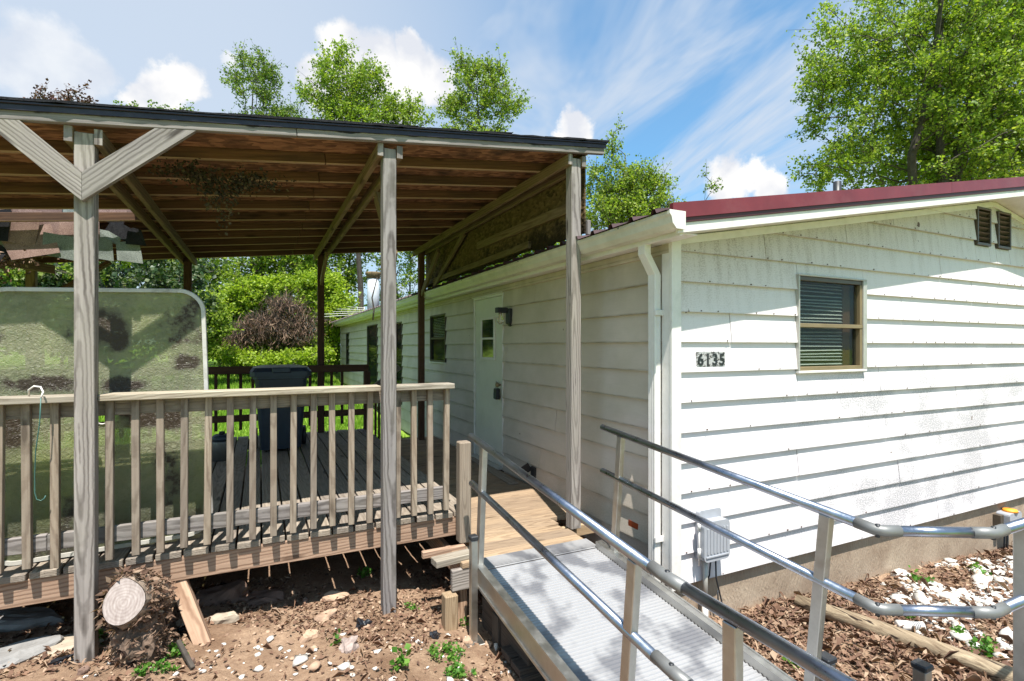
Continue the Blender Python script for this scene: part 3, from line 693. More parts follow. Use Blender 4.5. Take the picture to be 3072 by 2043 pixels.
tube('conduit', [(2.86, WV - .05, -.04), (2.86, WV - .05, GZ(2.86, 2.8) - .02)], .021, WHITEP, ub, 10)
tube('cable', [(2.905, WV - .06, .30), (2.90, WV - .05, .16), (2.86, WV - .04, .08), (2.87, WV - .03, .02)], .006, BLACKP, ub, 6)
tube('cable', [(2.95, WV - .06, .30), (2.955, WV - .06, .14), (2.99, WV - .06, .02), (3.01, WV - .065, -.06), (2.99, WV - .07, -.09), (2.965, WV - .07, -.04), (2.96, WV - .07, .05)], .006, BLACKP, ub, 6)
jb = thing('junction_box', 'small grey junction box with orange cap low on the tan skirting', 'junction box', (7.27, WV, -.2))
ORANGE = plain('orange_cap', (.85, .33, .03), .5)
rbox('box_body', 7.17, 7.43, WV - .10, WV + .018, -.16, .02, .03, BOXM, jb)
box('side_bracket', (7.10, WV - .05, -.20), (7.168, WV + .018, .0), BRONZE, jb); tube('orange_cap', [(7.3, WV - .05, .02), (7.3, WV - .05, .045)], [.07, .06], ORANGE, jb, 12)
for du in (0, .06): tube('cable', [(7.24 + du, WV - .03, -.16), (7.22 + du, WV - .03, -.45)], .009, BLACKP, jb, 6)
lamp = thing('wall_lamp', 'black barn style wall lamp with clear bulb beside the cream door', 'lamp', (WU, 5.45, 2.2))
tube('back_plate', [(WU - .012, 5.42, 2.09), (WU - .03, 5.42, 2.09)], .06, BLACKP, lamp, 12); box('arm', (WU - .06, 5.37, 2.06), (WU - .012, 5.47, 2.235), BLACKP, lamp, .01)
box('shade', (WU - .19, 5.39, 2.185), (WU - .061, 5.47, 2.245), BLACKP, lamp, .006)
gb = M('clear_bulb_glass'); gb.set(col=(.9, .85, .75), rough=.05); gb.p.inputs['Transmission Weight'].default_value = .85
tube('bulb', [(WU - .14, 5.43, 2.184), (WU - .14, 5.43, 2.15), (WU - .14, 5.43, 2.11), (WU - .14, 5.43, 2.075), (WU - .14, 5.43, 2.055)], [.018, .022, .042, .036, .012], gb.m, lamp, 14)
lb = thing('key_lock_box', 'black realtor key lock box hanging from the brass knob of the cream door', 'lock box', (WU - .05, 5.74, 1.2))
tube('shackle', [(WU - .05, 5.71, 1.30), (WU - .05, 5.71, 1.36), (WU - .05, 5.72, 1.385), (WU - .05, 5.745, 1.385), (WU - .05, 5.755, 1.36), (WU - .05, 5.755, 1.30)], .005, ALUFR, lb, 8)
box('lock_body', (WU - .075, 5.69, 1.17), (WU - .022, 5.775, 1.30), BLACKP, lb, .008); box('face_plate', (WU - .079, 5.70, 1.18), (WU - .0755, 5.765, 1.25), NAVYP, lb, .001)
ol = thing('outdoor_outlet', 'open black outlet cover low on the side wall above the landing', 'outlet', (WU, 4.86, .47))
box('outlet_plate', (WU - .03, 4.80, .42), (WU - .012, 4.90, .54), BLACKP, ol); board('outlet_flap', (WU - .03, 4.91, .535), (WU - .10, 4.93, .49), .10, .006, BLACKP, ol, up=(0, 1, .1))
rfm = plain('copper_red_reflector', (.33, .07, .025), .35, .4)
tag(box('reflector', (WU - .021, 3.165, .395), (WU - .015, 3.28, .455), rfm, None, .001), 'small copper red rectangular reflector low on the side wall near the downspout', 'reflector')

# ------------------------------------------------------------------ porch roof on posts
PV0, PV1 = 3.555, 3.644; PU = [-2.44, -.86, .79, 2.28]; RV0, RV1 = 8.0, 8.089
FV0 = 3.512; RF0 = 3.13 + .0
def RP(u): return 3.072 + .111 * (u + .88)          # top of the sheathing
UL, UR = -4.3, 2.52
porch = thing('porch_roof', 'open wooden porch roof on grey posts with black shingle edge', 'porch roof', (0, 3.6, 0))
for i, u in enumerate(PU):
    zt = RP(u) - .115; w = .089
    zb = .34 if i == 3 else GZ(u, 3.6) - .08
    if i > 0: box('post', (u - w / 2, PV0, zb), (u + w / 2, PV1, zt), W['grey'], porch, .004)
    else: box('post', (u - w / 2, PV0, zb), (u + w / 2, PV1, zt), W['grey'], porch, .004)
    zb2 = .34 if i == 3 else .0
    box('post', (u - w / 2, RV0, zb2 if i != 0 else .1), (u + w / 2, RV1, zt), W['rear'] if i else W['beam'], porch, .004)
    for s in (-1, 1):
        c = u + s * (w / 2 + .0205)
        a, b = c - .019, c + .019
        box('beam', (a, PV0 - .012, RP(u) - .178), (b, RV1 + .16, RP(u) - .093), W['beam'], porch, .003)
        box('beam_end', (a + .0005, PV0 - .0145, RP(u) - .1775), (b - .0005, PV0 - .0125, RP(u) - .0935), W['grey'], porch, .001)
# rafters across the beams (sloping up towards the house)
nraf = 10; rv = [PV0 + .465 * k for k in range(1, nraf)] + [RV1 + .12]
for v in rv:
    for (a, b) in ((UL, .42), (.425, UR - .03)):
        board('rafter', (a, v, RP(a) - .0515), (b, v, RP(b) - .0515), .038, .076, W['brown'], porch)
    # second rafters lap
board('fascia', (UL, FV0 + .019, RP(UL) - .043), (.2, FV0 + .019, RP(.2) - .043), .080, .038, FASC, porch, up=(0, -1, 0))
board('fascia', (.203, FV0 + .019, RP(.203) - .043), (UR, FV0 + .019, RP(UR) - .043), .080, .038, FASC, porch, up=(0, -1, 0))
board('drip_edge', (UL, FV0 - .006, RP(UL) - .020), (UR + .012, FV0 - .006, RP(UR) - .020), .034, .010, FLASH, porch, up=(0, -1, 0), bev=.001)
board('drip_edge', (UL, FV0 - .016, RP(UL) - .001), (UR + .014, FV0 - .016, RP(UR) - .001), .012, .012, FLASH, porch, up=(0, -1, 0), bev=.002)
# sheathing in sheets, with a hole on the left
HU0, HU1, HV0, HV1 = -2.95, -1.05, 5.66, 6.12
def sheet(u0, u1, v0, v1):
    V = []
    for dz in (-.012, 0):
        for (a, b) in ((u0, v0), (u1, v0), (u1, v1), (u0, v1)): V.append((a, b, RP(a) + dz))
    mesh('sheathing_panel', V, [[3, 2, 1, 0], [4, 5, 6, 7], [0, 1, 5, 4], [1, 2, 6, 5], [2, 3, 7, 6], [3, 0, 4, 7]], OSB, porch)
g = .0015
for (a, b) in ((UL, -3.3), (-3.3, -.86), (-.86, 1.58), (1.58, UR)):
    for (c, d) in ((FV0 - .005, 4.75), (4.75, 5.97), (5.97, 7.19), (7.19, RV1 + .2)):
        for (p, q, r, s) in subtract(a + g, b - g, c + g, d - g, [(HU0, HU1, HV0, HV1)]): sheet(p, q, r, s)
# shingle layer on top with a ragged front edge
def shingle_top():
    us = np.arange(UL, UR + .06, .05); V = []; Fc = []
    for i, u in enumerate(us):
        e = FV0 - .026 - .006 * random.random() - (.012 if random.random() < .12 else 0)
        t = .010 + .008 * random.random() + (.006 if math.sin(u * 3.1) > .3 else 0)
        zz = RP(u)
        V += [(u, e, zz + .0055), (u, e, zz + .006 + t * .7), (u, HV0 - .02, zz + .010 + t * .5), (u, HV0 - .02, zz + .001)]
    n = len(us)
    for i in range(n - 1):
        a = i * 4; b = a + 4; Fc += [[a, b, b + 1, a + 1], [a + 1, b + 1, b + 2, a + 2]]
    Fc += [[0, 1, 2, 3], [(n - 1) * 4 + k for k in (3, 2, 1, 0)]]
    mesh('shingle_layer', V, Fc, SH_BLK, porch)
    for (a, b, c, d) in [(UL, UR + .03, HV1 + .02, RV1 + .22), (UL, HU0, HV0 - .02, HV1 + .02), (HU1, UR + .03, HV0 - .02, HV1 + .02)]:
        V = []
        for dz in (.003, .022):
            for (p, q) in ((a, c), (b, c), (b, d), (a, d)): V.append((p, q, RP(p) + dz))
        mesh('shingle_layer', V, [[3, 2, 1, 0], [4, 5, 6, 7], [0, 1, 5, 4], [1, 2, 6, 5], [2, 3, 7, 6], [3, 0, 4, 7]], SH_BLK, porch)
    # lifted shingle tabs along the edge
    for k in range(34):
        u = random.uniform(UL, UR); w = random.uniform(.1, .3); zz = RP(u)
        board('shingle_tab', (u, FV0 + .02, zz + .020), (u + w, FV0 + .02, RP(u + w) + .020 + random.uniform(0, .006)), .09, .004, SH_BLK, porch, up=(0, random.uniform(-.15, .05), 1), bev=0)
shingle_top()
# V braces on the front of the first post
def brace2(side):
    u = PU[1]; t = .78 + 1.8; 
    zt = RP(u + side * .5) - .138
    tip = (u, t)
    # polygon in u,z : mitred at the middle, cut along fascia bottom
    w = .115; d = Vector((side * .62, .555)).normalized(); nrm = Vector((-d.y * side, d.x * side))
    L = 1.2
    lo0 = Vector(tip); up0 = Vector((u, t + w / abs(d.x)))
    poly = [lo0, lo0 + d * L, up0 + d * L, up0]
    poly = clip([(p.x, p.y) for p in poly], lambda p: RP(p[0]) - .0835 - p[1])
    prism('brace', poly, 'Y', FV0 + .002, PV0 - .002, W['grey'], porch)
def brace_mat_fix(o): pass
def brace_board(side):
    u = PU[1]; 
    # a real board with grain along its length, ends mitred with prism; split as polygons rotated into local frame
    t = 2.58; w = .115; d = Vector((side * .62, 0, .555)).normalized()
    L = 1.2; lo0 = Vector((u + side * .0008, 0, t)); up0 = Vector((u + side * .0008, 0, t + w / abs(d.x)))
    poly = [lo0, lo0 + d * L, up0 + d * L, up0]
    poly = clip([(p.x, p.z) for p in poly], lambda p: RP(p[0]) - .0835 - p[1])
    c = Vector((sum(p[0] for p in poly) / len(poly), 0, sum(p[1] for p in poly) / len(poly)))
    yv = Vector((0, 1, 0)); zv = d.cross(yv)
    V = []; va, vb = FV0 + .002, PV0 - .002
    for yy in (va, vb):
        for p in poly:
            q = Vector((p[0], 0, p[1])) - c; V.append((q.dot(d), yy - (va + vb) / 2, q.dot(zv)))
    n = len(poly); Fc = [list(range(n)), list(range(n, 2 * n))[::-1]] + [[i, i + n, (i + 1) % n + n, (i + 1) % n] for i in range(n)]
    me = bpy.data.meshes.new('brace'); me.from_pydata(V, [], Fc); me.materials.append(W['grey'])
    bm = bmesh.new(); bm.from_mesh(me); bmesh.ops.recalc_face_normals(bm, faces=bm.faces[:]); bm.to_mesh(me); bm.free()
    o = bpy.data.objects.new('brace', me); mt = Matrix((d, yv, zv)).transposed().to_4x4()
    o.matrix_local = Matrix.Translation((c.x, (va + vb) / 2, c.z)) @ mt; link(o, porch)
brace_board(1); brace_board(-1)
# knee braces along the beams and on the rear posts
for i, u in enumerate(PU):
    s = 1 if i < 3 else -1
    if i in (2,):
        board('brace', (u + .055, PV1 + .02, 2.42), (u + .055, PV1 + .62, RP(u) - .25), .038, .089, W['beam'], porch, up=(0, 0, 1))
board('brace', (PU[0] + .03, RV0 + .04, 2.28), (PU[0] + .75, RV0 + .04, RP(PU[0] + .75) - .13), .038, .14, W['rear'], porch, up=(0, 1, 0))
board('brace', (PU[3], RV0 - .0, 2.62), (PU[3], RV0 - .85, RP(PU[3]) - .26), .038, .089, W['beam'], porch, up=(0, 0, 1))
board('brace', (PU[2], RV0 - .0, 2.72), (PU[2], RV0 - .7, RP(PU[2]) - .24), .038, .089, W['beam'], porch, up=(0, 0, 1))
# hanging OSB skirt on the house side
su = 2.40
def skirt():
    vs = np.linspace(3.62, 8.2, 60); V = []; Fc = []
    for k, v in enumerate(vs):
        zb = 2.735 + .012 * math.sin(v * 7) + random.uniform(-.012, .012)
        for uu in (su, su + .012): V += [(uu, v, zb), (uu, v, RP(su) - .02)]
    for k in range(len(vs) - 1):
        a = k * 4; b = a + 4
        Fc += [[a, a + 1, b + 1, b], [a + 2, b + 2, b + 3, a + 3], [a, b, b + 2, a + 2]]
    Fc += [[0, 2, 3, 1], [len(V) - 4, len(V) - 3, len(V) - 1, len(V) - 2]]
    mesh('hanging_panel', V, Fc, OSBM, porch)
skirt()
board('panel_stud', (su - .02, 3.66, 2.98), (su - .02, 5.9, 3.02), .089, .038, W['beam'], porch, up=(1, 0, 0))
board('panel_stud', (su - .0215, 4.55, 2.80), (su - .0215, 8.1, 2.80), .07, .038, W['beam'], porch, up=(1, 0, 0))
board('panel_stud', (su - .05, 7.6, 2.7), (su - .05, 6.3, 3.25), .07, .03, W['beam'], porch, up=(1, 0, 0))
tag(box('panel_stud', (su + .013, 3.60, 2.72), (su + .05, 3.63, 2.84), W['grey'], porch))
# bracket stud that crosses left bay
board('brace', (-3.4, 5.0, RP(-3.2) - .13), (-2.0, 7.2, RP(-2.0) - .32), .038, .089, W['beam'], porch, up=(0, 0, 1))
# sagging shingles hanging through the hole on the left
random.seed(21)
hang = thing('sagging_shingles', 'torn red and grey green shingles sagging through the hole in the porch roof', 'shingles', (-1.9, 6.2, 2.8))
def shard(u, z, v, w, h, mat, rot=0, tilt=0, jag=0):
    pts = [(-w / 2, -h / 2), (w / 2, -h / 2 + random.uniform(-jag, jag)), (w / 2 + random.uniform(-jag, jag), h / 2), (random.uniform(-.2, .2) * w, h / 2 + random.uniform(-jag, jag)), (-w / 2 + random.uniform(-jag, jag), h / 2)]
    V = []
    mt = Matrix.Translation((u, v, z)) @ Matrix.Rotation(rot, 4, 'Y') @ Matrix.Rotation(tilt, 4, 'X')
    for yy in (0, .004):
        for (a, b) in pts: V.append(tuple(mt @ Vector((a, yy + .03 * (b / h) ** 2, b))))
    n = len(pts); Fc = [list(range(n)), list(range(n, 2 * n))[::-1]] + [[i, i + n, (i + 1) % n + n, (i + 1) % n] for i in range(n)]
    mesh('shingle', V, Fc, mat, hang)
for (px, z, w, h, mt, r) in [(-2.52, 2.83, .28, .24, SH_RED, .05), (-2.55, 2.66, .34, .2, SH_GRN, -.08), (-2.25, 2.85, .12, .24, SH_GRN, -.05), (-2.12, 2.62, .26, .18, SH_BLK, .5), (-1.92, 2.86, .3, .3, SH_RED, .1), (-1.82, 2.72, .34, .24, SH_RED, -.35), (-1.7, 2.9, .26, .2, SH_RED, .15),
                             (-1.6, 2.70, .26, .2, SH_GRN, .1), (-1.48, 2.88, .3, .26, SH_RED, 0), (-1.42, 2.74, .32, .24, SH_RED, .03), (-1.33, 2.70, .22, .17, SH_GRN, .04), (-1.10, 2.69, .2, .17, SH_GRN, -.03), (-1.2, 2.86, .22, .14, SH_BLK, .3), (-1.27, 2.81, .2, .07, SH_GRN, .35), (-2.05, 2.85, .2, .3, SH_BLK, .1), (-1.06, 2.83, .16, .13, SH_BLK, -.1), (-1.98, 2.68, .3, .12, SH_GRN, -.3), (-2.8, 2.8, .3, .3, SH_RED, .1), (-2.8, 2.62, .3, .2, SH_GRN, -.1)]:
    shard(px, z, 5.955 + random.uniform(-.04, .04) + (z - 2.7) * .1, w, h, mt, r, random.uniform(-.15, .1), .03)
for k in range(9): shard(-2.95 + k * .235, RP(-2.95 + k * .235) + .05, 6.135 + random.uniform(-.01, .02), .26, .17, random.choice([SH_RED, SH_RED, SH_GRN]), random.uniform(-.12, .12), random.uniform(-.1, .1), .02)
def clump(name, label, cat, c, rx, ry, rz, n, size, mat, seed=1, hangd=0.):
    r = np.random.default_rng(seed); P = r.standard_normal((n, 3)) * np.array([rx, ry, rz]) / 2 + np.array(c)
    if hangd: P[:, 2] -= np.abs(r.standard_normal(n)) * hangd * np.exp(-((P[:, 0] - c[0]) / (rx * .35)) ** 2)
    o = leaves(name, P, size, mat, seed=seed, droop=.8); tag(o, label, cat); return o
def leaves(name, P, size, mat, seed=1, droop=.3, parent=None, loc=None, aspect=.42):
    """curled four-sided leaves (two faces) at points P"""
    r = np.random.default_rng(seed); n = len(P); s = size * r.uniform(.6, 1.35, n)
    d = r.standard_normal((n, 3)); d[:, 2] = d[:, 2] * .6 - droop; d /= np.linalg.norm(d, axis=1)[:, None]
    e = r.standard_normal((n, 3)); e -= d * (e * d).sum(1)[:, None]; e /= np.linalg.norm(e, axis=1)[:, None]
    k = np.cross(d, e); a = d * s[:, None]; b = e * (s * aspect)[:, None]; c = k * (s * .12)[:, None]
    V = np.stack([P, P + a * .5 + b, P + a + c * .5, P + a * .5 - b], 1).reshape(-1, 3)
    i = np.arange(n) * 4; Fc = np.concatenate([np.stack([i, i + 1, i + 2], 1), np.stack([i, i + 2, i + 3], 1)])
    rn = r.random(n); V.reshape(n, 4, 3)[:, (1, 3), :] += c[:, None, :]
    return mesh(name, V, Fc, LF[mat] if isinstance(mat, str) else mat, parent, rnd=np.concatenate([rn, rn]), loc=loc)
clump('hanging_nest', 'clump of dry moss and leaves hanging under the porch rafters', 'nest', (-.24, 4.06, 2.96), .34, .10, .07, 1600, .022, 'nest', 5, .13)
clump('hanging_nest', 'ragged brown debris drooping below the torn shingles at the left', 'debris', (-2.2, 6.1, 2.60), .32, .15, .14, 900, .035, 'dry', 6, .12)

# ------------------------------------------------------------------ main deck
DZ = .56; RIMV = 3.745
deck = thing('porch_deck', 'raised wooden deck with plank floor and slatted railing', 'deck', (0, 4, 0))
DU0, DU1 = -3.6, 1.40
u = DU0; random.seed(4)
while u < DU1 - .05:
    w = .132; a = RIMV - .012 + random.uniform(-.012, .008)
    sp_ = random.uniform(4.9, 7.2)
    tz = random.uniform(-.0025, .0025)
    for (c, d) in ((a, sp_), (sp_ + .004, RV1 + .05)):
        board('deck_board', (u + w / 2, c, DZ - .019 + tz), (u + w / 2, d, DZ - .019 + tz), w, .038, W['deck'] if True else W['tan'], deck)
    u += .1445
box('rim_joist', (DU0, RIMV, DZ - .182), (DU1 - .01, RIMV + .038, DZ - .0405), W['rim'], deck)
box('rim_joist', (DU0, RV1 - .02, DZ - .182), (DU1 - .01, RV1 + .018, DZ - .0405), W['deck'], deck)
box('rim_joist', (DU1 - .045, RIMV + .039, DZ - .182), (DU1 - .007, RV1 - .021, DZ - .0405), W['deck'], deck)
for k in range(8): box('floor_joist', (DU0 + .3 + k * .6, RIMV + .04, DZ - .18), (DU0 + .338 + k * .6, RV1 - .022, DZ - .042), W['darkt'], deck)
for (a, b) in ((-2.4, 4.6), (-.9, 5.4), (.5, 5.2), (-1.8, 7), (.9, 7.2)): box('deck_pier', (a, b, GZ(a, b) - .1), (a + .089, b + .089, DZ - .183), W['darkt'], deck)
# front railing: balusters, bottom rail, sub rail, cap
random.seed(9)
bz0, bz1 = .600, 1.492
def baluster(u, v0, z0, z1, mat, s=.038):
    t = random.uniform(-.006, .006); t2 = random.uniform(-.003, .003)
    board('baluster', (u + t2, v0 + s / 2, z0 + random.uniform(-.012, .006)), (u + t, v0 + s / 2, z1), s, s, mat, deck, up=(0, -1, 0), bev=.0025)
BU = [-3.2, -3.08, -2.96, -2.84, -2.72, -2.6, -2.22, -2.1, -1.98, -1.86, -1.74, -1.62, -1.49, -1.37, -1.25, -1.133, -1.012] + [-.772 + .1207 * k for k in range(13)] + [.871, .99, 1.11, 1.231]
for u in BU: baluster(u, 3.660, bz0, bz1, W['greyb'])
for (a, b) in ((DU0, -2.49), (-2.39, PU[1] - .05), (PU[1] + .05, PU[2] + .4), (PU[2] + .403, 1.26)): pass
for (a, b) in ((DU0, PU[1] - .2), (PU[1] - .197, 1.262)):
    board('bottom_rail', (a, 3.7195, .722), (b, 3.7195, .722), .089, .038, W['grey'], deck, up=(0, -1, 0))
board('sub_rail', (DU0, 3.7195, 1.449), (PU[2], 3.7195, 1.449), .086, .038, W['deck'], deck, up=(0, -1, 0)); board('sub_rail', (PU[2] + .003, 3.7195, 1.449), (1.26, 3.7195, 1.449), .086, .038, W['deck'], deck, up=(0, -1, 0))
for (a, b) in ((DU0, PU[0] - .047), (PU[0] + .047, PU[1] - .047), (PU[1] + .047, PU[2] - .047), (PU[2] + .047, 1.275)):
    v0 = 3.608
    board('cap_rail', (a, (v0 + 3.75) / 2, 1.5135 + random.uniform(-.002, .002)), (b, (v0 + 3.75) / 2, 1.5135), 3.75 - v0, .038, W['cap'], deck, bev=.005)
# short newel at the step
box('newel_post', (1.31, 3.60, .36), (1.399, 3.689, 1.10), W['greyb'], deck, .008)
# rear railing
for k in range(32):
    u = -3.5 + k * .148
    if u < 1.3: board('baluster', (u, RV0 + .07, .66), (u, RV0 + .07, 1.43), .038, .038, W['rear'], deck, up=(0, -1, 0))
box('rail', (DU0, RV0 - .035, 1.43), (1.45, RV0 + .01, 1.535), W['rear'], deck); box('rail', (DU0, RV0 + .011, .78), (1.45, RV0 + .049, .87), W['rear'], deck)
box('rail_post', (1.40, RV0 + .0105, .34), (1.489, RV0 + .10, 1.43), W['rear'], deck)
# ------------------------------------------------------------------ lower landing
LZ = .335
land = thing('lower_landing', 'lower wooden landing between the deck and the side door', 'landing', (1.9, 5, 0))
v = 3.33; random.seed(5)
while v < 8.25:
    w = .137; ur = 2.215 + random.uniform(-.01, .02) if v < 3.85 else 2.565
    ul = 1.22 + random.uniform(-.02, .02) if v < 3.55 else DU1 + .004
    mat = W['tan'] if v < 5.6 or True else W['deck']
    tz = random.uniform(-.002, .002)
    board('landing_board', (ul, v + w / 2, LZ - .019 + tz), (ur, v + w / 2, LZ - .019 + tz), w, .038, mat, land); v += .1415
box('landing_beam', (1.16, 3.335, LZ - .180), (1.34, 3.375, LZ - .0405), W['grey'], land); box('landing_beam', (1.345, 3.345, LZ - .185), (2.24, 3.383, LZ - .0405), W['rim'], land)
box('landing_beam', (1.26, 3.40, LZ - .185), (1.30, 8.2, LZ - .041), W['rim'], land); box('landing_beam', (2.17, 3.40, LZ - .185), (2.208, 8.2, LZ - .041), W['rim'], land)
box('landing_beam', (2.22, 3.66, LZ - .10), (2.56, 3.70, LZ - .012), W['raw'], land)
box('landing_pier', (1.10, 3.30, GZ(1.1, 3.3) - .05), (1.189, 3.389, LZ - .19), W['raw'], land, .006); box('landing_pier', (1.195, 3.38, GZ(1.1, 3.3) - .05), (1.284, 3.47, LZ - .19), W['rim'], land, .006)
box('landing_pier', (2.15, 3.40, -.4), (2.24, 3.49, LZ - .19), W['darkt'], land, .006)
# short lapped ends at the step
box('step_block', (1.02, 3.56, LZ - .02), (1.34, 3.60, LZ + .03), W['rim'], land, .006); box('step_block', (1.07, 3.42, LZ - .075), (1.40, 3.53, LZ - .0405), W['cap'], land, .006) if False else None
board('step_block', (1.05, 3.40, LZ + .012), (1.39, 3.43, LZ + .018), .10, .045, W['cap'], land)
# worn board off the door
board('loose_board', (2.42, 5.0, LZ + .012), (2.50, 6.4, LZ + .012), .11, .02, W['deck'], land)
# back stair rail
stair = thing('back_stair_railing', 'dark slatted stair railing at the far end of the landing', 'railing', (1.9, 8.2, .3))
for k in range(6): board('baluster', (1.62 + k * .055, 8.3 + k * .0, .3), (1.62 + k * .055, 8.3, 1.13 + k * .045), .03, .03, W['rear'], stair, up=(0, -1, 0))
board('handrail', (1.55, 8.3, 1.12), (2.0, 8.3, 1.48), .038, .09, W['deck'], stair, up=(0, 0, 1))
for k in range(4): box('stair_tread', (1.5, 8.35 + k * .28, .22 - k * .12), (2.5, 8.6 + k * .28, .26 - k * .12), W['deck'], stair)

# ------------------------------------------------------------------ aluminium ramp
RS = .093; RV_T = 3.30; RV_B = 1.45
def dz(v): return LZ + .004 - RS * (3.16 - v) if v < 3.16 else LZ + .004
ramp = thing('access_ramp', 'ribbed aluminium wheelchair ramp with tubular handrails', 'ramp', (1.75, 2.3, 0))
UL_, UR_ = 1.31, 2.19
def ribdeck(name, p0, p1, q0, axis):
    pass
def ribbed(name, u0, u1, v0, v1, z0, z1, along='V', pitch=.026):
    """surface ribs running across; height steps along v (or u)"""
    L = (v1 - v0) if along == 'V' else (u1 - u0); n = int(L / pitch); V = []; Fc = []
    prof = [(0, 0), (.50, 0), (.60, .0055), (.92, .0055)]
    pts = []
    for i in range(n):
        for (a, h) in prof: pts.append(((i + a) * pitch, h))
    pts.append((n * pitch, 0))
    for (t, h) in pts:
        zz = z0 + (z1 - z0) * t / L + h
        if along == 'V': V += [(u0, v0 + t, zz), (u1, v0 + t, zz)]
        else: V += [(u0 + t, v1, zz), (u0 + t, v0, zz)]
    for i in range(len(pts) - 1): Fc.append([2 * i, 2 * i + 1, 2 * i + 3, 2 * i + 2])
    return mesh(name, V, Fc, A_DECK, ramp)
ribbed('ramp_surface', UL_ + .003, UR_ - .003, RV_B + .01, 3.155, dz(RV_B), dz(3.155))
board('transition_plate', (UL_ + .02, 3.245, LZ + .010), (UR_ + .03, 3.245, LZ + .010), .165, .006, A_DECK, ramp, up=(0, -.035, 1), bev=.001)
for k in range(8): box('plate_rib', (UL_ + .03, 3.175 + k * .018, LZ + .0135), (UR_ + .02, 3.181 + k * .018, LZ + .0155), A_DECK, ramp, 0)
def sidebeam(u0, u1, v0, v1, top, bot):
    V = []
    for vv in (v0, v1):
        for (uu, h) in ((u0, bot), (u1, bot), (u1, top), (u0, top)): V.append((uu, vv, dz(vv) + h))
    return mesh('side_beam', V, [[0, 1, 2, 3], [7, 6, 5, 4], [0, 4, 5, 1], [1, 5, 6, 2], [2, 6, 7, 3], [3, 7, 4, 0]], A_POST, ramp)
for (u0, u1) in ((1.268, 1.309), (2.191, 2.232)):
    sidebeam(u0, u1, RV_B, 3.16, .050, -.085)
sidebeam(1.255, 1.2675, RV_B, 3.16, .052, .040); sidebeam(1.256, 1.2675, RV_B, 3.16, -.070, -.085); sidebeam(2.2325, 2.245, RV_B, 3.16, .052, .040)
sidebeam(1.31, 2.19, RV_B, RV_B + .04, -.01, -.085)
# turn platform
PZ = dz(RV_B) - .002
ribbed('platform_surface', 1.30, 2.22, .30, RV_B - .005, PZ, PZ, along='U'); ribbed('platform_surface', 2.225, 3.4, .30, 1.02, PZ, PZ, along='U')
for lo, hi in [((1.26, .28, PZ - .09), (1.298, RV_B - .005, PZ + .04)), ((2.2, 1.26, PZ - .09), (2.24, RV_B - .005, PZ + .04)), ((1.26, .24, PZ - .09), (3.4, .278, PZ + .04))]: box('platform_edge', lo, hi, A_POST, ramp)
def P3(a, b): return a, b
# posts (square to the ramp) and handrails
def rpost(u, v, ztop, zbot=None, lean=True):
    zb = zbot if zbot is not None else dz(v) - .08
    L = ztop - zb; dv_ = L * RS if lean else 0
    board('rail_post', (u, v + dv_, zb), (u, v, ztop), .038, .05, A_POST, ramp, up=(0, 1, 0), bev=.003)
ZR = lambda v: 1.195 - .1135 * (3.32 - v)
def zl(v): return 1.195 - .114 * (3.32 - v) if v > 1.55 else .993 - .03 * (1.55 - v)
def zr(v): return 1.217 - .083 * (3.14 - v)
lu = 1.287; ru = 2.235
lp = [(3.32, zl(3.32)), (1.61, zl(1.61))]
def railtube(pts, name='handrail', r=.0212): return tube(name, pts, r, A_RAIL, ramp, 16)
def railjoint(c, d1, d2, r=.0228):
    c = Vector(c); d1 = Vector(d1).normalized(); d2 = Vector(d2).normalized()
    tube('rail_joint', [c - d1 * .085, c - d1 * .015, c + d2 * .015, c + d2 * .085], r, A_JOINT, ramp, 14)
    tube('joint_pin', [c + Vector((0, 0, .026)), c - Vector((0, 0, .026))], .009, BLACKP, ramp, 8)
MD = .316
for dzr in (0, MD):
    vs = 3.325 if dzr == 0 else 3.31
    j = 1.42 if dzr == 0 else 1.40
    A0 = (lu, vs, zl(vs) - dzr + (.0 if dzr == 0 else 0)); J = (lu, j, zl(1.55) - dzr - .004); 
    A1 = (lu, 1.6, zl(1.6) - dzr)
    railtube([A0, (lu, j + .07, zl(1.55) - dzr - .012 + .009)]); railjoint(J, (0, -1, -.1), (0, -1, -.02))
    railtube([(lu, j - .07, J[2] - .001), (lu, .05, J[2] - .03)])
    B0 = (ru, 3.14, zr(3.14) - dzr); B1 = (ru + .0, 1.26, zr(1.26) - dzr); C1 = (2.62, 1.045, B1[2]); D1 = (4.4, 1.03, B1[2] + .02)
    d0 = (Vector(B1) - Vector(B0)).normalized(); d1 = (Vector(C1) - Vector(B1)).normalized()
    railtube([B0, tuple(Vector(B1) - d0 * .07)]); railjoint(B1, d0, d1); railtube([tuple(Vector(B1) + d1 * .07), tuple(Vector(C1) - d1 * .07)]); d2 = (Vector(D1) - Vector(C1)).normalized(); railjoint(C1, d1, d2); railtube([tuple(Vector(C1) + d2 * .07), D1])
rpost(lu + .002, 3.10, zl(3.12) - .015); rpost(lu + .002, 1.60, zl(1.6) - .015); rpost(lu + .002, 1.14, zl(1.2) - .018, PZ - .08, False); rpost(lu + .002, .35, zl(1.2) - .03, PZ - .08, False)
rpost(ru, 2.92, zr(2.92) - .015); rpost(ru, 1.47, zr(1.47) - .015); rpost(2.86, 1.045, zr(1.26) - .015, GZ(2.9, 1) - .02, False); rpost(4.2, 1.03, zr(1.26) - .0, GZ(4.2, 1) - .02, False)
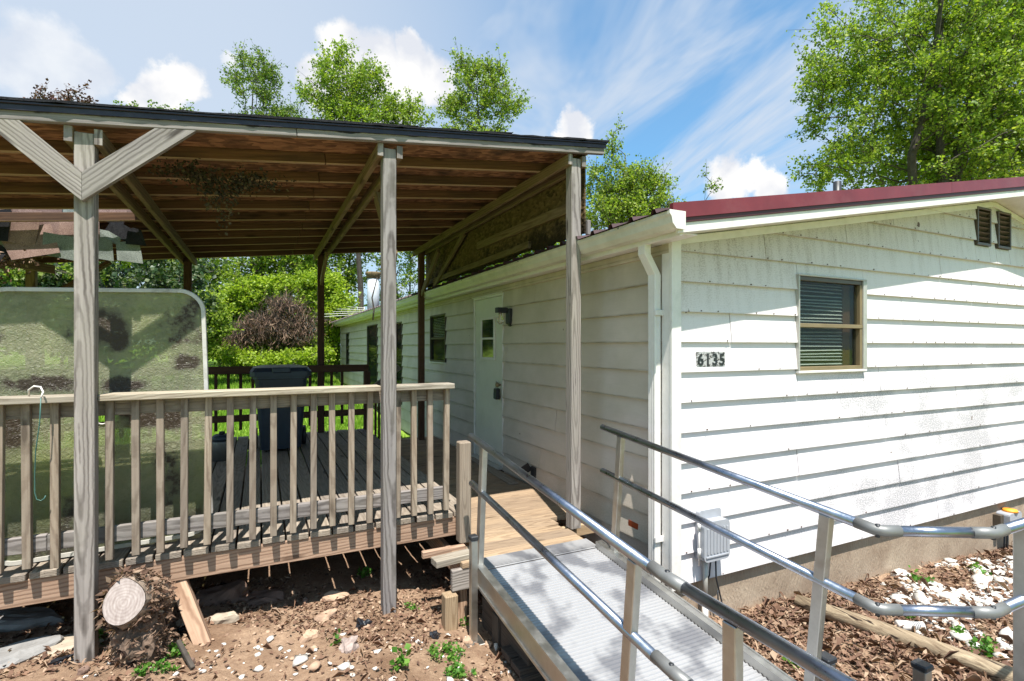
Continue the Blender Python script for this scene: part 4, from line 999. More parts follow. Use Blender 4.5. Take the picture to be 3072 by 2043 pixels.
# adjustable legs with black caps
def leg(u, v, zt, s=.044):
    zb = GZ(u, v) - .01
    l = board('support_leg', (u, v, zb), (u, v, zt), s, s, A_POST, ramp, up=(0, 1, 0)); box('leg_cap', (u - s * .62, v - s * .62, zt + .0005), (u + s * .62, v + s * .62, zt + .03), BLACKP, ramp, .006)
    box('foot_plate', (u - .06, v - .06, zb), (u + .06, v + .06, zb + .016), A_POST, ramp)
leg(1.222, 3.11, .57); leg(2.43, 1.60, .30, .055); leg(2.775, 1.37, .30, .055); leg(1.23, .5, .25); leg(2.27, 3.0, .25)
# far side walkway beyond the corner continues level
box('platform_edge', (2.45, 1.06, PZ - .09), (3.4, 1.10, PZ + .04), A_POST, ramp) if False else None

# old wooden steps under the ramp
st = thing('old_wooden_steps', 'old dark wooden steps hidden beneath the aluminium ramp', 'steps', (1.7, 3, -.2))
def zg(u, v): return GZ(u, v)
box('stringer', (1.36, 2.62, -.16), (1.40, 3.30, .10), W['darkt'], st); box('stringer', (2.05, 2.62, -.16), (2.09, 3.30, .10), W['darkt'], st)
board('post_stub', (1.385, 3.04, -.25), (1.385, 3.04, .10), .09, .09, W['darkt'], st, up=(0, 1, 0))
board('tread', (1.30, 2.80, -.02), (2.1, 2.80, -.02), .12, .04, W['darkt'], st); board('tread', (1.30, 2.665, -.022), (2.1, 2.665, -.022), .12, .04, W['darkt'], st); board('riser', (1.30, 2.60, -.10), (2.1, 2.60, -.10), .13, .03, W['darkt'], st, up=(0, 1, 0))
board('tread', (1.32, 2.48, -.13), (2.1, 2.48, -.13), .13, .04, W['darkt'], st)

# ------------------------------------------------------------------ things on the deck
def bin_():
    b = thing('wheeled_trash_can', 'tall dark navy wheeled trash can with domed lid at the back of the deck', 'trash can', (.22, 6.95, DZ))
    cu, cv = .22, 6.95
    def ring(w, d, r, z, n=5):
        pts = []
        for (sx, sy, a0) in ((1, 1, 0), (-1, 1, 90), (-1, -1, 180), (1, -1, 270)):
            for k in range(n): a = R(a0 + 90 * k / (n - 1)); pts.append((cu + sx * (w / 2 - r) + r * math.cos(a), cv + sy * (d / 2 - r) + r * math.sin(a), z))
        return pts
    def loft(nm, rings, mat, par):
        V = []; n = len(rings[0])
        for r_ in rings: V += r_
        Fc = [list(range(n))[::-1], [(len(rings) - 1) * n + k for k in range(n)]]
        for i in range(len(rings) - 1):
            for k in range(n): Fc.append([i * n + k, i * n + (k + 1) % n, (i + 1) * n + (k + 1) % n, (i + 1) * n + k])
        return mesh(nm, V, Fc, mat, par)
    loft('bin_body', [ring(.44, .48, .05, DZ + .04), ring(.56, .60, .07, DZ + .86), ring(.60, .64, .07, DZ + .865), ring(.60, .64, .07, DZ + .90)], NAVYP, b)
    loft('bin_lid', [ring(.66, .68, .08, DZ + .895), ring(.66, .68, .08, DZ + .95), ring(.60, .62, .10, DZ + .995), ring(.42, .46, .10, DZ + 1.015)], NAVYP, b)
    box('lid_handle', (cu - .10, cv - .355, DZ + .935), (cu + .10, cv - .30, DZ + 1.0), NAVYP, b, .01)
    for s in (-1, 1):
        tube('wheel', [(cu + s * .25, cv + .22, DZ + .12), (cu + s * .30, cv + .22, DZ + .12)], .12, BLACKP, b, 18)
    tube('bin_handle', [(cu - .2, cv + .36, DZ + .9), (cu - .2, cv + .40, DZ + .93), (cu + .2, cv + .40, DZ + .93), (cu + .2, cv + .36, DZ + .9)], .014, BLACKP, b, 8)
bin_()
STEEL = plain('grey_steel_jug', (.17, .16, .15), .45, .4)
jg = thing('steel_jug', 'grey metal canister with dark blue lid and spout standing on the deck', 'canister', (-.38, 6.55, DZ))
tube('jug_body', [(-.38, 6.55, DZ + .001), (-.38, 6.55, DZ + .20), (-.38, 6.55, DZ + .215)], [.10, .10, .095], STEEL, jg, 20)
tube('jug_lid', [(-.38, 6.55, DZ + .216), (-.38, 6.55, DZ + .25), (-.38, 6.55, DZ + .28)], [.105, .105, .075], NAVYP, jg, 20)
tube('jug_spout', [(-.38, 6.55, DZ + .281), (-.38, 6.55, DZ + .31)], .03, BLACKP, jg, 10); tube('jug_handle', [(-.34, 6.5, DZ + .27), (-.30, 6.48, DZ + .31), (-.26, 6.47, DZ + .30), (-.275, 6.47, DZ + .24)], .008, BLACKP, jg, 6)
# glass table top standing on edge
def table_top():
    m = M('algae_covered_patterned_glass'); co = m.coord()
    n1 = m.noise(co, 3.2, 6, .6); n2 = m.noise(co, 1.6, 5, .6); n3 = m.noise(co, 26, 5, .7); n4 = m.noise(m.coord(loc=(4, 2, 1)), 2.1, 7, .65)
    c = m.mix(m.rng(n1, .35, .65), (.34, .34, .23), (.56, .53, .42)); c = m.mix(m.rng(n2, .50, .66, 0, .6), c, (.36, .42, .10)); c = m.mix(m.rng(n3, .45, .7, 0, .45), c, (.17, .20, .11))
    br = m.mth('MULTIPLY', m.rng(n4, .555, .60), m.rng(n3, .3, .5), True)
    wob = m.nd('ShaderNodeTexNoise', {'Vector': co, 'Scale': 9, 'Detail': 6, 'Roughness': .7}).outputs['Color']
    wob = m.nd('ShaderNodeVectorMath', {0: m.nd('ShaderNodeVectorMath', {0: wob, 1: (.5, .5, .5)}, operation='SUBTRACT').outputs[0], 1: (.16, 0, .16)}, operation='MULTIPLY').outputs[0]
    cw = m.nd('ShaderNodeVectorMath', {0: m.nd('ShaderNodeVectorMath', {0: co, 1: wob}, operation='ADD').outputs[0], 1: (1, 0, 1)}, operation='MULTIPLY').outputs[0]
    for (bx, bz, rr_, sx) in [(.0, .56, .12, 1.), (.07, .48, .07, 1.), (-.3, .22, .05, .25), (.1, .2, .05, .4), (-.42, -.05, .12, 1.), (.22, .03, .10, .7), (.44, .33, .05, .6), (.33, -.02, .06, .5), (-.5, .5, .05, 1.)]:
        q = m.nd('ShaderNodeVectorMath', {0: m.nd('ShaderNodeVectorMath', {0: m.nd('ShaderNodeVectorMath', {0: cw, 1: (bx, 0, bz)}, operation='SUBTRACT').outputs[0], 1: (sx, 0, 1)}, operation='MULTIPLY').outputs[0]}, operation='LENGTH').outputs['Value']
        br = m.mth('MAXIMUM', br, m.mth('MULTIPLY', m.rng(q, rr_ * 1.15, rr_ * .7), m.rng(n3, .22, .42)))
    c = m.mix(m.mth('MULTIPLY', br, .9), c, (.06, .036, .026))
    z = m.nd('ShaderNodeSeparateXYZ', {0: co}).outputs['Z']
    c = m.mix(m.rng(z, -.30, -.62, 0, .6), c, (.10, .10, .075))
    m.set(col=c, rough=.3, spec=.5); m.bump(m.noise(co, 30, 3, .6, 2.), .8, .014)
    tr = m.nd('ShaderNodeBsdfTranslucent', {0: m.mix(1., c, (1.45, 1.45, 1.15), 'MULTIPLY')}); tp = m.nd('ShaderNodeBsdfTransparent', {0: (.85, .92, .7, 1)})
    a = m.nd('ShaderNodeMixShader', {0: .45, 1: m.p.outputs[0], 2: tr.outputs[0]}); b = m.nd('ShaderNodeMixShader', {0: m.mth('MULTIPLY', m.mth('SUBTRACT', 1., br), .40), 1: a.outputs[0], 2: tp.outputs[0]}); m.L.new(b.outputs[0], m.out.inputs[0])
    t = thing('glass_table_top', 'algae stained patio table top of glass with white rim standing on edge', 'table top', (-.86, 3.92, DZ + .005))
    hw, hh, r = .545, .775, .13; cz = DZ + .012 + hh; ang = R(-2.0)
    pts = []
    for (sx, sz, a0) in ((1, 1, 0), (-1, 1, 90), (-1, -1, 180), (1, -1, 270)):
        for k in range(9): a = R(a0 + 90 * k / 8); pts.append((sx * (hw - r) + r * math.cos(a), sz * (hh - r) + r * math.sin(a)))
    pts = [(x + .012 * math.cos(z / hh * 1.5) * (1 if x > 0 else -1), z + .008 * math.cos(x / hw * 1.5) * (1 if z > 0 else -1)) for x, z in pts]
    def T(x, z, y=0): return (-.86 + x * math.cos(ang) + z * math.sin(ang), 3.90 + y + .03 * (z + hh), cz + .018 + z * math.cos(ang) - x * math.sin(ang))
    n = len(pts); hn = 18; hr = .027
    hole = [(hr * math.cos(2 * math.pi * k / n), hr * math.sin(2 * math.pi * k / n)) for k in range(n)]
    V = [T(x, z, 0) for x, z in pts] + [T(x, z, 0) for x, z in hole] + [T(x, z, .006) for x, z in pts] + [T(x, z, .006) for x, z in hole]; Fc = []
    # match start angles: pts start at angle ~0 (right side upper corner start)
    for k in range(n):
        k2 = (k + 1) % n; Fc.append([k, k2, n + k2, n + k]); Fc.append([2 * n + k, 3 * n + k, 3 * n + k2, 2 * n + k2]); Fc.append([n + k, n + k2, 3 * n + k2, 3 * n + k])
    mesh('glass_pane', V, Fc, m.m, t)
    V = []; Fc = []
    sec = [(-.012, -.014), (.010, -.014), (.014, 0), (.010, .020), (-.012, .020)]
    for k in range(n):
        p = Vector(pts[k]); tn = (Vector(pts[(k + 1) % n]) - Vector(pts[k - 1])).normalized(); nr = Vector((tn.y, -tn.x))
        for (a, b) in sec: q = p + nr * a; V.append(T(q.x, q.y, b))
    s = len(sec)
    for k in range(n):
        for i in range(s): Fc.append([k * s + i, ((k + 1) % n) * s + i, ((k + 1) % n) * s + (i + 1) % s, k * s + (i + 1) % s])
    mesh('white_rim', V, Fc, plain('chipped_white_rim', (.48, .46, .42), .5, var=.1, nscale=20, dirt=(.2, .17, .13), damt=.7), t, smooth=False)
    V = []; Fc = []
    ring = [T((hr + .006) * math.cos(2 * math.pi * k / 20), (hr + .006) * math.sin(2 * math.pi * k / 20), -.003) for k in range(21)]
    tube('hole_ring', ring, .005, ALUFR, t, 6)
table_top()
TEAL = plain('teal_coated_wire', (.05, .13, .11), .45)
hk = thing('plant_hanger_hook', 'thin white topped teal wire hook hanging over the cap rail', 'hook', (-1.07, 3.63, 1.5))
tube('wire', [(-1.115, 3.64, 1.537), (-1.11, 3.62, 1.57), (-1.085, 3.61, 1.59), (-1.055, 3.60, 1.585), (-1.04, 3.585, 1.56), (-1.045, 3.57, 1.53)], .0045, WHITEP, hk, 8)
tube('wire', [(-1.045, 3.57, 1.53), (-1.05, 3.57, 1.40), (-1.075, 3.60, 1.25), (-1.085, 3.62, 1.12), (-1.085, 3.62, 1.02), (-1.078, 3.62, .985), (-1.06, 3.62, .975), (-1.045, 3.62, .985), (-1.04, 3.62, 1.0)], .0028, TEAL, hk, 8)
tag(tube('dry_vine', [(.685, 3.60, 1.98), (.692, 3.595, 2.05), (.680, 3.60, 2.13), (.695, 3.59, 2.2), (.715, 3.6, 2.27)], [.005, .006, .005, .004, .003], BARK), 'thin dry vine stem clinging to the left side of the middle post', 'vine')

# ------------------------------------------------------------------ ground details
def log_stump():
    m = M('cut_log_face'); co = m.coord()
    r_ = m.nd('ShaderNodeVectorMath', {0: co}, operation='LENGTH').outputs['Value']
    rg = m.nd('ShaderNodeMath', {0: m.mth('ADD', m.mth('MULTIPLY', r_, 420), m.mth('MULTIPLY', m.noise(co, 9, 4), 12))}, operation='SINE').outputs[0]
    m.set(col=m.mix(m.rng(rg, -1, 1, .0, .28), m.mix(m.rng(m.noise(m.coord(scale=(20, 20, 3)), 3, 6), .3, .7), (.27, .22, .20), (.43, .37, .34)), (.16, .12, .10)), rough=.9, spec=.15)
    t = thing('log_section', 'thick vine covered log section with pale sawn face beside the left post', 'log', (-.62, 3.6, GZ(-.6, 3.5)))
    c0 = Vector((-.655, 3.40, .435)); ax = Vector((.10, .46, -.20)).normalized(); a = Vector((1, 0, 0)); a = (a - ax * a.dot(ax)).normalized(); b = a.cross(ax) * 1
    if b.z < 0: b = -b
    n = 26; prof = []
    for k in range(n):
        an = 2 * math.pi * k / n; rr = .106 * (1 + .04 * math.sin(3 * an + 1)); x = rr * math.cos(an); y = rr * math.sin(an) * (1.32 if math.sin(an) > 0 else 1.0)
        x *= (1 - .38 * max(0, math.sin(an)) ** 2); prof.append((x, y))
    face = [c0 + a * x * .93 + b * y * .93 for x, y in prof]
    V = [tuple(c0 - ax * .003)] + [tuple(p - ax * .003) for p in face]
    mesh('sawn_face', V, [[0, k + 1, (k + 1) % n + 1] for k in range(n)], m.m, t, loc=tuple(c0))
    V = []; Fc = []; rings = 9
    for i in range(rings):
        for k, (x, y) in enumerate(prof):
            j = random.uniform(.95, 1.17) + .05 * math.sin(k * 2.7 + i * .6) if i else .95
            V.append(tuple(c0 + ax * (.055 * i) + a * x * j + b * y * j))
    for i in range(rings - 1):
        for k in range(n): Fc.append([i * n + k, (i + 1) * n + k, (i + 1) * n + (k + 1) % n, i * n + (k + 1) % n])
    Fc.append([(rings - 1) * n + k for k in range(n)][::-1])
    mesh('bark', V, Fc, plain('pale_shaggy_bark', (.27, .205, .155), .95, var=.6, nscale=22, bump=1), t)
    # shaggy vine strands
    r = np.random.default_rng(3); P = []
    for q in range(800):
        i = r.random() * .30 + .012; k = r.integers(n); x, y = prof[k]; s = 1.04 + .16 * r.random() + (i * .25)
        P.append(c0 + ax * i + a * x * s + b * y * s)
    o = leaves('vine_strands', np.array([tuple(p) for p in P]), .045, 'dry', 4, .1, parent=t, aspect=.20); tag(o, kind='stuff')
    bm = bmesh.new(); bmesh.ops.create_icosphere(bm, subdivisions=4, radius=1)
    for v in bm.verts:
        kk = 1 + .35 * mnoise.noise(v.co * 1.6) + .22 * mnoise.noise(v.co * 5) + .1 * mnoise.noise(v.co * 12); v.co = Vector((v.co.x * .125 * kk, v.co.y * .14 * kk, v.co.z * .19 * kk))
    me = bpy.data.meshes.new('root_mass'); bm.to_mesh(me); bm.free(); me.materials.append(plain('brown_root_mass', (.15, .10, .07), .95, var=.6, nscale=30, bump=1)); ro = bpy.data.objects.new('root_mass', me); ro.location = (-.60, 3.54, .19); link(ro, t)
    P = []
    for q in range(650):
        d = Vector(r.standard_normal(3)).normalized(); P.append((-.60 + d.x * .135, 3.54 + d.y * .15, .19 + d.z * .19))
    o = leaves('root_fibres', np.array(P), .045, 'dry', 9, .3, parent=t, aspect=.16); tag(o, kind='stuff')
log_stump()
tag(board('leaning_support_block', (-.455, 3.80, .36), (-.30, 3.60, GZ(-.33, 3.6) - .03), .085, .085, W['rim'], None, up=(0, -1, .2)), 'leaning tan wooden support block under the deck rim right of the log', 'wood block')
tag(board('root_branch', (-.42, 3.50, .13), (-.33, 3.32, GZ(-.33, 3.32) + .01), .022, .022, BARK), 'short broken branch lying at the foot of the log', 'branch')
def log_mat():
    m = M('weathered_log'); g = m.noise(m.coord('World', (38, 3, 38)), 1, 6, .65, .6); b_ = m.noise(m.coord('World', (7, .8, 7)), 1, 4)
    c = m.mix(m.rng(g, .3, .68), (.12, .08, .05), (.46, .37, .25)); c = m.mix(m.rng(b_, .4, .65, 0, .7), c, (.24, .18, .12)); c = m.mix(m.rng(m.noise(m.coord('World', (26, 1.4, 26)), 1, 3), .60, .65), c, (.03, .02, .015))
    m.set(col=c, rough=.9, spec=.2); m.bump(g, .9, .01); return m.m
lg = tube('fallen_log', [(3.74, 2.70, GZ(3.74, 2.7) + .05), (3.9, 2.2, GZ(3.9, 2.2) + .05), (4.02, 1.8, GZ(4., 1.8) + .05), (4.12, 1.45, GZ(4.1, 1.45) + .055), (4.3, .9, GZ(4.3, .9) + .055)], [.05, .06, .055, .06, .055], log_mat(), None, 12)
tag(lg, 'long pale weathered log lying on leaf litter right of the ramp', 'log')
def lump(name, c, r3, mat, seed, sub=2, rotz=0, jag=.22, label=None, cat=None):
    bm = bmesh.new(); bmesh.ops.create_icosphere(bm, subdivisions=sub, radius=1); rr = random.Random(seed); off = Vector((rr.random() * 9, rr.random() * 9, rr.random() * 9))
    for v in bm.verts:
        k = 1 + jag * 2 * mnoise.noise(v.co * 1.3 + off) + jag * .6 * mnoise.noise(v.co * 3.5 + off); v.co = Vector((v.co.x * r3[0] * k, v.co.y * r3[1] * k, max(-.5, min(.62, v.co.z)) * r3[2] * 1.5 * k))
    me = bpy.data.meshes.new(name); bm.to_mesh(me); bm.free(); me.materials.append(mat)
    o = bpy.data.objects.new(name, me); o.location = c; o.rotation_euler = (rr.uniform(-.12, .12), rr.uniform(-.12, .12), rotz); COL.objects.link(o); tag(o, label, cat); return o
def onG(px, py, dz_=0):
    """where a photo pixel meets the ground (used offline for these few stones)"""
    t = (px - 1536) / 1571; h = 0.
    for _ in range(6):
        Zc = 1571 * (1.8 - h) / (py - 1040); X = t * Zc; u = .9014 * X + .433 * Zc; v = -.433 * X + .9014 * Zc; h = float(gh(u, v))
    return (u, v, GZ(u, v) + dz_)
for (px, py, r3, mat, rz, lab) in [
    (976, 1852, (.075, .04, .028), ST_TAN, .2, 'smooth tan oval stone left of the middle post foot'),
    (928, 1918, (.06, .045, .035), ST_TAN, .5, 'rounded tan stone lying below the oval stone in the mulch'),
    (665, 1862, (.10, .045, .035), ST_SLAB, -.35, 'pale yellow split block at the edge of the deck shade'),
    (45, 1960, (.20, .12, .035), ST_GREY, .2, 'flat grey flagstone at the lower left corner'),
    (205, 1935, (.17, .10, .03), ST_SLAB, .35, 'flat buff flagstone behind the foot of the left post'),
    (70, 1870, (.20, .10, .05), ST_GREY, -.1, 'dark grey boulder in the shade under the left deck end'),
    (660, 1800, (.17, .09, .07), ST_BRN, .1, 'big brown rounded rock in the shade beneath the deck'),
    (780, 1795, (.16, .08, .05), ST_BRN, -.2, 'second brown rock in the shade beneath the deck centre'),
    (1005, 1800, (.10, .05, .03), ST_TAN, -.3, 'flat tan stone at the shade edge left of the middle post'),
    (560, 1870, (.06, .04, .025), ST_SLAB, .1, 'flat buff stone right of the leaning support block'),
    (1405, 1925, (.035, .03, .025), ST_TAN, 0, 'small round tan stone beside the ramp leg'),
    (1465, 1938, (.03, .024, .02), ST_TAN, 1, 'small pinkish stone between ramp leg and old steps'),
    (575, 1975, (.02, .018, .018), ST_BRN, 0, 'round dark brown pebble below the log'),
    (250, 2025, (.025, .02, .02), ST_BRN, 0, 'round rusty brown pebble at the bottom left'),
    (917, 1800, (.02, .018, .018), ST_BRN, 0, 'round dark stone at the edge of the deck shade')]:
    lump('stone', onG(px, py, .004), r3, mat, int(px), 3, rz, .2, lab, 'stone')
lump('old_bark_chunk', onG(1050, 1950, .02), (.06, .05, .035), plain('grey_rotten_wood', (.32, .25, .22), .95, var=.4, nscale=20, bump=1), 77, 3, .6, .35, 'grey rotten wood chunk among white pebbles in the foreground', 'wood chunk')
BAGM = plain('black_plastic_film', (.015, .016, .02), .22)
for (px, py, r3, lab) in [(1090, 1880, (.04, .03, .03), 'crumpled black plastic scrap below the middle post'), (185, 1995, (.05, .022, .012), 'shiny crumpled black plastic at the foot of the left post'), (560, 1888, (.045, .02, .02), 'black plastic scrap right of the leaning support block'), (1305, 1905, (.03, .03, .02), 'black plastic scrap in mulch left of the ramp leg')]:
    lump('plastic_scrap', onG(px, py, .01), r3, BAGM, int(px), 3, .3, .5, lab, 'plastic scrap')
for (u_, v_, lab) in [(5.9, 1.95, 'torn black landscape fabric lying among the white rocks at the right'), (6.6, 2.3, 'dark fabric scrap near the wall behind the white rocks')]:
    lump('landscape_fabric', (u_, v_, GZ(u_, v_) + .005), (.3, .14, .02), plain('landscape_fabric', (.03, .03, .034), .8), int(u_ * 10), 3, .3, .5, lab, 'fabric')
# discarded cup
cup = thing('paper_cup', 'white discarded cup with dark printed bars lying beside the pale log', 'cup', (4.05, 2.15, -.2))
ca = Vector((4.13, 2.19, GZ(4.1, 2.2) + .035)); cb = Vector((4.30, 2.12, GZ(4.3, 2.1) + .033))
tube('cup_body', [ca, cb], [.036, .030], WHITEP, cup, 16)
dcb = (cb - ca).normalized()
for k in range(5): q = ca + dcb * (.085 + k * .014); tube('printed_bar', [q, q + dcb * .006], .0345 - k * .0005, NAVYP, cup, 16)

# leaf litter, pebbles (uncountable)
def scatter(n, u0, u1, v0, v1, dens=None, seed=1):
    r = np.random.default_rng(seed); U_ = r.uniform(u0, u1, n); V_ = r.uniform(v0, v1, n)
    if dens is not None: k = r.random(n) < dens(U_, V_); U_ = U_[k]; V_ = V_[k]
    return U_, V_
def litter(name, U_, V_, size, seed, lift=.012):
    r = np.random.default_rng(seed); n = len(U_); Z_ = gh(U_, V_) + gnoise(U_, V_) + r.random(n) ** 2 * lift + .002
    s = size * r.uniform(.35, 1.3, n); a = r.uniform(0, 6.28, n); tl = r.normal(0, .35, (n, 2))
    d = np.stack([np.cos(a), np.sin(a), tl[:, 0]], 1); e = np.stack([-np.sin(a), np.cos(a), tl[:, 1]], 1)
    P = np.stack([U_, V_, Z_], 1); s = np.where(r.random(n) < .12, s * 2.2, s); w = (s * np.where(s > size * 1.3, .06, r.uniform(.12, .42, n)))[:, None]; s_ = s[:, None]; up = np.array([0, 0, 1.]) * s_ * r.uniform(-.1, .45, n)[:, None]
    V = np.stack([P, P + d * s_ * .5 + e * w + up, P + d * s_, P + d * s_ * .5 - e * w + up], 1).reshape(-1, 3)
    i = np.arange(n) * 4; Fc = np.concatenate([np.stack([i, i + 1, i + 2], 1), np.stack([i, i + 2, i + 3], 1)]); rn = r.random(n)
    return tag(mesh(name, V, Fc, LF['litter'], rnd=np.concatenate([rn, rn]), loc=(0, 0, 0)), kind='stuff')
def pn(U_, V_, s, o=0): return .5 + .25 * (np.sin(U_ * s + o + 1.7 * np.sin(V_ * s * .8)) + np.sin(V_ * s * 1.3 + o * 2 + 1.3 * np.sin(U_ * s * .7)))
tag(litter('leaf_litter', *scatter(42000, -3.2, 2.6, 1.5, 4.4, lambda a, b: np.clip(pn(a, b, 4.1) * 2.4 - .6, .22, 1), 3), .030, 31), 'brown mulch and dead leaves over the soil before the deck', 'leaf litter')
tag(litter('leaf_litter', *scatter(60000, 2.3, 9.5, .2, 2.8, lambda a, b: np.clip(pn(a, b, 2.2, 1) * 1.3 + .25, .2, 1), 4), .046, 32, .03), 'dry brown leaves covering the bed right of the ramp', 'leaf litter')
def pebbles(name, U_, V_, size, seed, mat=STONEW, lab=None, cat='pebbles'):
    r = np.random.default_rng(seed); bm = bmesh.new(); bmesh.ops.create_icosphere(bm, subdivisions=1, radius=1); bv = np.array([v.co[:] for v in bm.verts]); bf = np.array([[v.index for v in f.verts] for f in bm.faces]); bm.free()
    n = len(U_); s = size * r.lognormal(0, .5, n); sc = np.stack([s, s * r.uniform(.5, .9, n), s * r.uniform(.35, .6, n)], 1); a = r.uniform(0, 6.28, n)
    B = bv[None] * (1 + .38 * r.standard_normal((n, len(bv), 1)) * .6) * sc[:, None, :]
    x = B[..., 0] * np.cos(a)[:, None] - B[..., 1] * np.sin(a)[:, None]; y = B[..., 0] * np.sin(a)[:, None] + B[..., 1] * np.cos(a)[:, None]
    V = np.stack([x + U_[:, None], y + V_[:, None], B[..., 2] + (gh(U_, V_) + gnoise(U_, V_) + sc[:, 2] * .5)[:, None]], 2).reshape(-1, 3)
    Fc = (bf[None] + (np.arange(n) * len(bv))[:, None, None]).reshape(-1, 3)
    return tag(mesh(name, V, Fc, mat, smooth=False, loc=(0, 0, 0)), lab, cat, kind='stuff')
pebbles('white_pebbles', *scatter(900, -2.4, 1.5, 2.0, 3.55, lambda a, b: np.clip(pn(a, b, 2.3, 2) * 1.2 - .38, .0, .8) * np.clip((a + 1.6) / 1.5, .15, 1), 8), .0135, 5, STONEW, 'scattered white pebbles in the mulch before the deck')
pebbles('brown_pebbles', *scatter(700, -2.8, 1.5, 2.0, 3.9, None, 18), .011, 6, ST_TAN, 'scattered small tan pebbles in the mulch before the deck')
def rockband(a, b):
    # drift of white landscaping rock along the bed
    d = np.abs((b - 2.3) - .08 * (a - 5.) - .12 * np.sin(a * 2.3)); return np.clip(1.35 - d * 2.4, 0, 1) * np.clip((a - 4.2) / .5, 0, 1) * (pn(a, b, 5., 3) > .30)
pebbles('white_rocks', *scatter(7500, 3.9, 9.0, 1.3, 2.78, rockband, 12), .026, 7, STONEW, 'drift of white landscaping rocks in the bed along the gable wall')
# weeds
random.seed(31)
def weed(c, r, n, size, label, seed):
    t = np.random.default_rng(seed); P = []
    ns = max(3, n // 14)
    for k in range(ns):
        a = t.uniform(0, 6.28); rr = r * math.sqrt(t.random()); x = c[0] + rr * math.cos(a); y = c[1] + rr * math.sin(a); h = size * t.uniform(1.2, 3.2)
        for j in range(n // ns): P.append((x + t.normal(0, size * .5), y + t.normal(0, size * .5), GZ(x, y) + h * t.random()))
    o = leaves('weed', np.array(P), size, 'weed', seed, -.2, aspect=.45); tag(o, label, 'weed')
for i, (px, py, r, n, s, lab) in enumerate([
    (525, 1955, .07, 130, .03, 'upright green weed below the leaning support block'), (495, 2010, .06, 110, .026, 'low green weed right of centre below the log'), (425, 2025, .06, 110, .026, 'small green weed near the bottom edge left of the log'),
    (285, 1925, .05, 60, .045, 'leafy green sprout growing at the left post beside the log'), (1335, 1965, .13, 260, .028, 'spreading green weed patch left of the ramp leg'), (1210, 2005, .05, 40, .05, 'broad leaved green weed in the foreground mulch'),
    (1235, 1830, .06, 110, .022, 'tiny green tuft right of the middle post foot'), (1380, 2025, .10, 150, .03, 'green weeds at the bottom edge by the ramp'), (1090, 1730, .05, 40, .045, 'green seedling in the dark beneath the deck'), (1003, 1945, .008, 12, .045, 'single broad green leaf among the pebbles'),
    (1395, 1875, .03, 20, .04, 'green leaf sprout at the foot of the ramp leg'),
    (2755, 1740, .10, 90, .05, 'green weed among the white rocks near the wall'), (2960, 1960, .10, 120, .05, 'bright green weed in the bed at the lower right'), (2400, 2010, .07, 70, .04, 'green weed in dry leaves beside the right ramp edge'),
    (2715, 1860, .03, 50, .04, 'yellow green weed beneath the lower handrail joint'), (2925, 1725, .08, 60, .05, 'green tuft beside the dark fabric in the rocks'), (2870, 1905, .07, 60, .04, 'small weed below the horizontal lower handrail')]):
    p = onG(px, py); weed(p, r * .8, n, s * .72, lab, 40 + i)

# ------------------------------------------------------------------ lawn and trees
def lawn():
    r = np.random.default_rng(5); n = 90000
    d = r.uniform(0, 1, n) ** 1.3; Vv = 8.6 + d * 16; Uu = -9 + r.random(n) * 11.4 * (1) ; Uu = np.where(r.random(n) < .2, Uu - 6, Uu)
    Z_ = gh(Uu, Vv); P = np.stack([Uu, Vv, Z_], 1); h = .05 + .08 * r.random(n) + .004 * (Vv - 8); a = r.uniform(0, 6.28, n); w = .012 + .0016 * (Vv - 8)
    d_ = np.stack([np.cos(a), np.sin(a), np.zeros(n)], 1) * w[:, None]; t = P + np.stack([r.normal(0, .02, n), r.normal(0, .02, n), h], 1)
    V = np.stack([P - d_, P + d_, t], 1).reshape(-1, 3); Fc = np.arange(n * 3).reshape(-1, 3)
    tag(mesh('grass', V, Fc, LF['grass'], rnd=r.random(n), loc=(0, 0, 0)), 'bright green lawn grass behind the deck', 'grass', kind='stuff')
lawn()
def at(px, Zc):
    X = (px - 1536) / 1571 * Zc; return np.array([.9014 * X + .433 * Zc, -.433 * X + .9014 * Zc])
def zat(py, Zc): return 1.8 + (1040 - py) * Zc / 1571
RT2 = np.array([.9014, -.433])
